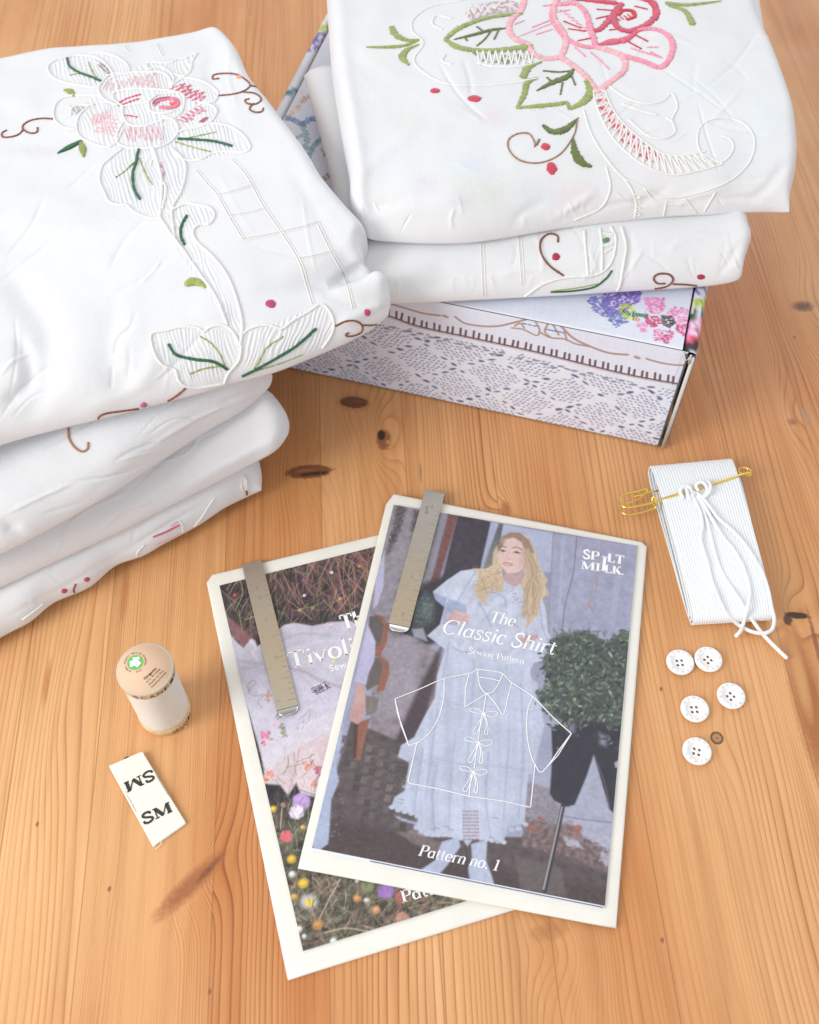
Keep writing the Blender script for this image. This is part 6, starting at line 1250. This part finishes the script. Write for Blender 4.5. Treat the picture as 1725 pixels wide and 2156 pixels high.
# ------------------------------------------------------------------ woven label
wl = thing('woven_label', 'folded cream cotton label printed SM twice in black, on the wood below the spool', 'fabric label', tuple(P(310, 1690)))
q = [P(x_, y_, z_) for (x_, y_), z_ in zip(cl([(600, 2008), (898, 1798), (497, 1142), (196, 1275)]), (.0016, .0018, .0034, .0030))]
t = NT('cotton_label'); co_ = t.obj(); w_a = t.n('ShaderNodeTexWave'); t.set(w_a.inputs['Vector'], co_); w_a.inputs['Scale'].default_value = 260; w_a.bands_direction = 'X'; w_b = t.n('ShaderNodeTexWave'); t.set(w_b.inputs['Vector'], co_); w_b.inputs['Scale'].default_value = 260; w_b.bands_direction = 'Y'
hh = t.math('ADD', w_a.outputs[1], w_b.outputs[1]); M_LAB = t.P(Base_Color=t.mix(1.0, tuple(lin((242, 239, 226))), t.ramp(hh, [(.1, (.9, .9, .88)), (.8, (1, 1, 1))]), 'MULTIPLY'), Roughness=.85, Normal=t.bump(hh, .4, .0002))
puff_poly('label_body', q, .0010, M_LAB, wl, inset=.0006, warp=.0001); low_ = [k-np.array([0, 0, .0012*(k[2]/.0032)+.0001]) for k in q]; puff_poly('under_layer', [k+np.array([-.0002, -.0003, -.0002]) for k in low_], .0006, M_LAB, wl, inset=.0005)
fl_ = Frame(q[0], q[1]-q[0], q[3]-q[0], 1, 1); mb = MB(); Tl = lambda s_: fl_.pt(*cl([s_])[0], .0003)
pen_text(mb, 'SM', Tl((512, 1815)), Tl((782, 1688)), fl_.n, .0054, 0, 1.35); pen_text(mb, 'SM', Tl((592, 1312)), Tl((322, 1442)), fl_.n, .0054, 0, 1.35)
mb.build('printed_letters', M_INK_K, wl)
mb = MB(); flat_line(mb, [fl_.pt(*cl([(335, 1214)])[0], .0002), fl_.pt(*cl([(375, 1194)])[0], .0002)], .0006, fl_.n); mb.build('printed_dash', M_INK_K, wl)
mb = MB(); mb.tube(cr_spline(np.array([P(*cl([k])[0], .0012) for k in ((672, 1965), (660, 2000), (640, 2020), (615, 2028))]), 6), .00022, color=lin((240, 236, 224)), sides=6); mb.build('loose_thread', M_THREAD, wl)

# ------------------------------------------------------------------ buttons
t = NT('white_button'); M_BTN = t.P(Base_Color=(*lin((243, 243, 243)), 1), Roughness=.33, Coat_Weight=.15)
cbt = cv(.35402, 1263.3, 921.2); BR_ = .00775
def button_mesh():
    mb = MB(); prof = [(.0001, .0004), (.0060, .0003), (.0072, .0009), (BR_, .0019), (BR_-.0001, .0024), (.0072, .0028), (.0062, .0029), (.0052, .0028), (.0046, .0023), (.0041, .0019), (.0030, .0014), (.0001, .0013)]
    q = cr_spline(np.array(prof), 4); lathe(mb, [tuple(k) for k in q], 0, 0, 64); o = mb.build('tmp', M_BTN); mb = MB()
    for sx in (-1, 1):
        for sy in (-1, 1): lathe(mb, [(.00001, -.001), (.00085, -.001), (.00085, .004), (.00001, .004)], sx*.00135, sy*.00135, 16)
    c = mb.build('cut', M_BTN); m = o.modifiers.new('b', 'BOOLEAN'); m.object = c; m.operation = 'DIFFERENCE'; m.solver = 'EXACT'
    dg = bpy.context.evaluated_depsgraph_get(); me = bpy.data.meshes.new_from_object(o.evaluated_get(dg)); bpy.data.objects.remove(o); bpy.data.objects.remove(c); me.name = 'button_disc'
    return me
bme = button_mesh()
mb = MB()
for w0 in (0, 1):
    for i, ch in enumerate('simon'):
        th0 = math.radians(90+56-28*i+180*w0); V, Fq = font_mesh(ch); x0, x1 = V[:, 0].min(), V[:, 0].max(); wd = .0015 if ch == 'm' else .0004 if ch == 'i' else .00105
        c_ = np.array([math.cos(th0), math.sin(th0)]); e = np.array([math.sin(th0), -math.cos(th0)])
        for lz, sh in ((.0030, 0), (.0032, 0)): mb.add(np.c_[(c_*.0056)[None]+((V[:, 0:1]-x0)/(x1-x0)-.5)*wd*e+V[:, 1:2]/.7*.0017*c_, np.full(len(V), lz)], Fq)
lt = mb.build('raised_lettering', mat_plain('button_lettering', (228, 227, 230), .4)); lme = lt.data; bpy.data.objects.remove(lt)  # greyer colour stands in for the shading of the embossed letters
BT = [((477, 1337), .08, 'white four-hole button nearest the booklet, left of the upper pair'), ((645, 1320), .70, 'white four-hole button just under the cord ends, right of the upper pair'), ((780, 1537), .74, 'white four-hole button set off by itself to the right of the others'),
      ((564, 1615), .04, 'middle white four-hole button, between the upper pair and the button by the knot'), ((577, 1866), -.28, 'lowest white four-hole button, beside the small round knot in the wood')]
bproto = None
for i, (c_, an, lb) in enumerate(BT):
    x_, y_ = cbt([c_])[0]; w_ = P(x_, y_, .002)
    r = thing('button', lb, 'button', (w_[0], w_[1], .0001), an, 'white four-hole buttons')
    for nm, me in (('button_disc', bme), ('raised_lettering', lme)):
        o = bpy.data.objects.new(nm, me); COL.objects.link(o); o.parent = r

# ------------------------------------------------------------------ folded elastic
el = thing('folded_elastic', 'flat folded bundle of wide ribbed white elastic lying on the wood', 'elastic', tuple(P(1500, 1150)))
zE_ = .011
e0, e1, e2, e3 = [P(*k, z_) for k, z_ in zip(ce([(792, 1540), (1475, 1498), (1135, 118), (432, 184)]), (.004, .004, .009, .009))]
def at_e(u, s): return (e0*(1-u)+e1*u)*(1-s)+(e3*(1-u)+e2*u)*s
t = NT('ribbed_elastic'); M_EL = t.P(Base_Color=t.n('ShaderNodeAttribute', attribute_name='Col').outputs[0], Roughness=.75, Normal=t.bump(t.noise(t.obj(), 1400, 2), .25, .0002))
NR = 30
def band_layer(s0, s1, zl, zh, bulge, du0, du1, name):
    """one flattened loop of the strip: s along the length, from the front fold s0 to the back fold s1"""
    na = 90; a = np.linspace(0, 2*np.pi, na, endpoint=False); nu = NR*6
    cs, sn = np.cos(a), np.sin(a); s = (s0+s1)/2+(s1-s0)/2*np.sign(cs)*np.abs(cs)**.22; h = np.where(sn >= 0, 1, -1)*np.abs(sn)**.55
    zz = (zl+zh)/2+(zh-zl)/2*h+np.where(sn > 0, bulge*np.sin(np.clip((s-s0)/(s1-s0), 0, 1)*np.pi)**1.0, 0)
    u = np.linspace(0, 1, nu); V = np.zeros((na, nu, 3)); C = np.zeros((na, nu, 3)); rib = np.cos(2*np.pi*u*NR)
    for i in range(na):
        b = np.array([at_e(u_+du0+(du1-du0)*s[i], s[i]) for u_ in (0, 1)]); V[i] = b[0]+(b[1]-b[0])*u[:, None]; V[i, :, 2] = zz[i]
    Tu = np.gradient(V, axis=1); Ta = np.roll(V, -1, 0)-np.roll(V, 1, 0); N = np.cross(Tu, Ta); N /= np.linalg.norm(N, axis=2)[..., None]+1e-12
    c0 = V.mean(0).mean(0); sg = np.sign(((V-c0)*N)[..., 2].sum()) or 1
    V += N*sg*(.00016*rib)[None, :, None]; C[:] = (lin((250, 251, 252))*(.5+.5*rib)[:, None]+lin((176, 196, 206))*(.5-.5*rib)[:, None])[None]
    mb = MB(); mb.add(V.reshape(-1, 3), grid_faces(na, nu, wrap=False).tolist()+[[(na-1)*nu+j, (na-1)*nu+j+1, j+1, j] for j in range(nu-1)], C.reshape(-1, 3))
    o = mb.build(name, M_EL, el); m = o.modifiers.new('s', 'SOLIDIFY'); m.thickness = .0009; m.offset = -1; return o
band_layer(.000, 1.00, .0005, .0108, .0028, 0, 0, 'outer_loop'); band_layer(.022, .93, .0018, .0088, .0020, -.014, .055, 'middle_loop'); band_layer(.045, .86, .0032, .0066, .0014, -.026, .03, 'inner_loop')

# safety pin and cord
t = NT('polished_brass'); M_GOLD = t.P(Base_Color=(.86, .62, .16, 1), Metallic=1.0, Roughness=.16)
pin = thing('safety_pin', 'large gold safety pin through the ribbed elastic', 'safety pin', tuple(P(1450, 1030)))
def wire(mb, pts, z, r, conv=ce, mat=None, color=(1, 1, 1), sides=10, n=8):
    zz = np.broadcast_to(z, (len(pts),)) if np.ndim(z) == 0 else z
    mb.tube(cr_spline(np.array([P(x_, y_, k) for (x_, y_), k in zip(conv(pts), zz)]), n), r, color=color, sides=sides)
zp = .0132
mb = MB(); wire(mb, [(484, 482), (600, 448), (690, 420), (850, 372), (960, 338), (1120, 290), (1215, 258), (1296, 236)], [zp, zp+.0006, zp+.0008, zp+.0010, zp+.0010, zp+.0006, zp, zp-.001], .00080); mb.build('front_arm', M_GOLD, pin)
mb = MB(); wire(mb, [(1296, 236), (1304, 256), (1280, 268), (1240, 262), (1200, 240), (1198, 214), (1230, 200), (1272, 204), (1300, 226), (1290, 250), (1250, 256), (1205, 236), (1190, 222), (1200, 206), (1240, 196), (1280, 206), (1296, 222)], [zp-.001, zp-.002, zp-.0025, zp-.003, zp-.003, zp-.003, zp-.002, zp-.0015, zp-.001, zp-.0012, zp-.002, zp-.003, zp-.0035, zp-.004, zp-.004, zp-.0035, zp-.003], .00062); mb.build('coil', M_GOLD, pin)
mb = MB(); wire(mb, [(1200, 235), (1160, 246), (1080, 268), (820, 320), (560, 380)], [.009, .0075, .006, .0055, .0075], .00060); wire(mb, [(560, 380), (505, 394), (460, 402), (400, 418), (340, 462), (290, 486), (215, 512)], [.0075, .0095, .0100, .0105, .0105, .0105, .0100], .00060); mb.build('back_arm', M_GOLD, pin)
mb = MB(); wire(mb, [(484, 484), (420, 506), (330, 526), (240, 541), (190, 520), (172, 475), (198, 432), (255, 414), (320, 402), (385, 382), (410, 396), (372, 428), (305, 442)], [zp, zp, zp, zp-.0005, zp-.001, zp-.0012, zp-.001, zp-.001, zp-.001, zp-.001, zp-.002, zp-.0025, zp-.003], .00080)
wire(mb, [(178, 536), (186, 575), (240, 602), (330, 590), (430, 560), (476, 541), (490, 502), (478, 455), (458, 452), (452, 500), (470, 522)], [.006, .0065, .007, .0075, .008, .009, .0115, .0138, .0135, .011, .0095], .00066); mb.build('clasp', M_GOLD, pin)
M_CORD = mat_plain('soft_white_cord', (242, 244, 246), .8, bump_s=.5, bump_sc=900)
cord = thing('drawstring_cord', 'thin white cord knotted on the gold pin, trailing over the ribbed elastic', 'cord', tuple(P(1550, 1250)))
def zc(pts, ov=0): return [(.0145 if y < 900 else .0142 if y < 1150 else .0135 if y < 1350 else .0122 if y < 1470 else .0085 if y < 1530 else .0030)+ov for x, y in pts]
RC = .00112
q1 = [(790, 405), (850, 425), (905, 480), (960, 550), (1030, 640), (1130, 725), (1230, 830), (1320, 960), (1400, 1100), (1450, 1250), (1480, 1400), (1504, 1500), (1490, 1580), (1440, 1618), (1370, 1622), (1290, 1602), (1200, 1555), (1120, 1480), (1060, 1400), (1010, 1290), (960, 1150), (930, 1020), (892, 900), (870, 800), (884, 700), (868, 590), (830, 500), (800, 440)]
q2 = [(820, 440), (880, 540), (930, 680), (980, 880), (1030, 1050), (1100, 1180), (1200, 1330), (1290, 1470), (1380, 1600), (1450, 1680), (1530, 1760), (1612, 1838)]
q3 = [(840, 430), (900, 520), (980, 660), (1060, 790), (1150, 900), (1230, 1040), (1280, 1180), (1292, 1290), (1270, 1420), (1240, 1530), (1212, 1605), (1172, 1650)]
mb = MB(); wire(mb, q1, zc(q1, .0006), RC, sides=12); mb.build('cord_loop', M_CORD, cord)
mb = MB(); wire(mb, q2, [z_-.0002 for z_ in zc(q2)], RC, sides=12); mb.build('cord_end', M_CORD, cord)
mb = MB(); wire(mb, q3, [z_+.0020 if y > 1300 else z_+.0004 for z_, (x, y) in zip(zc(q3), q3)], RC, sides=12); mb.build('cord_end', M_CORD, cord)
mb = MB(); k_ = zp
for q in ([(715, 455), (692, 405), (705, 370), (735, 352), (770, 362), (786, 400), (790, 450)], [(735, 350), (752, 395), (768, 455), (800, 470)], [(850, 400), (828, 360), (842, 330), (878, 318), (912, 345), (926, 390), (905, 430), (870, 440)], [(885, 328), (915, 312), (945, 332), (954, 375), (935, 420), (890, 448), (840, 440)], [(780, 470), (800, 430), (830, 415)]):
    m_ = len(q); wire(mb, q, [k_+.0010+.0022*math.sin(math.pi*i/(m_-1)) for i in range(m_)], RC, sides=12)
mb.build('knot', M_CORD, cord)
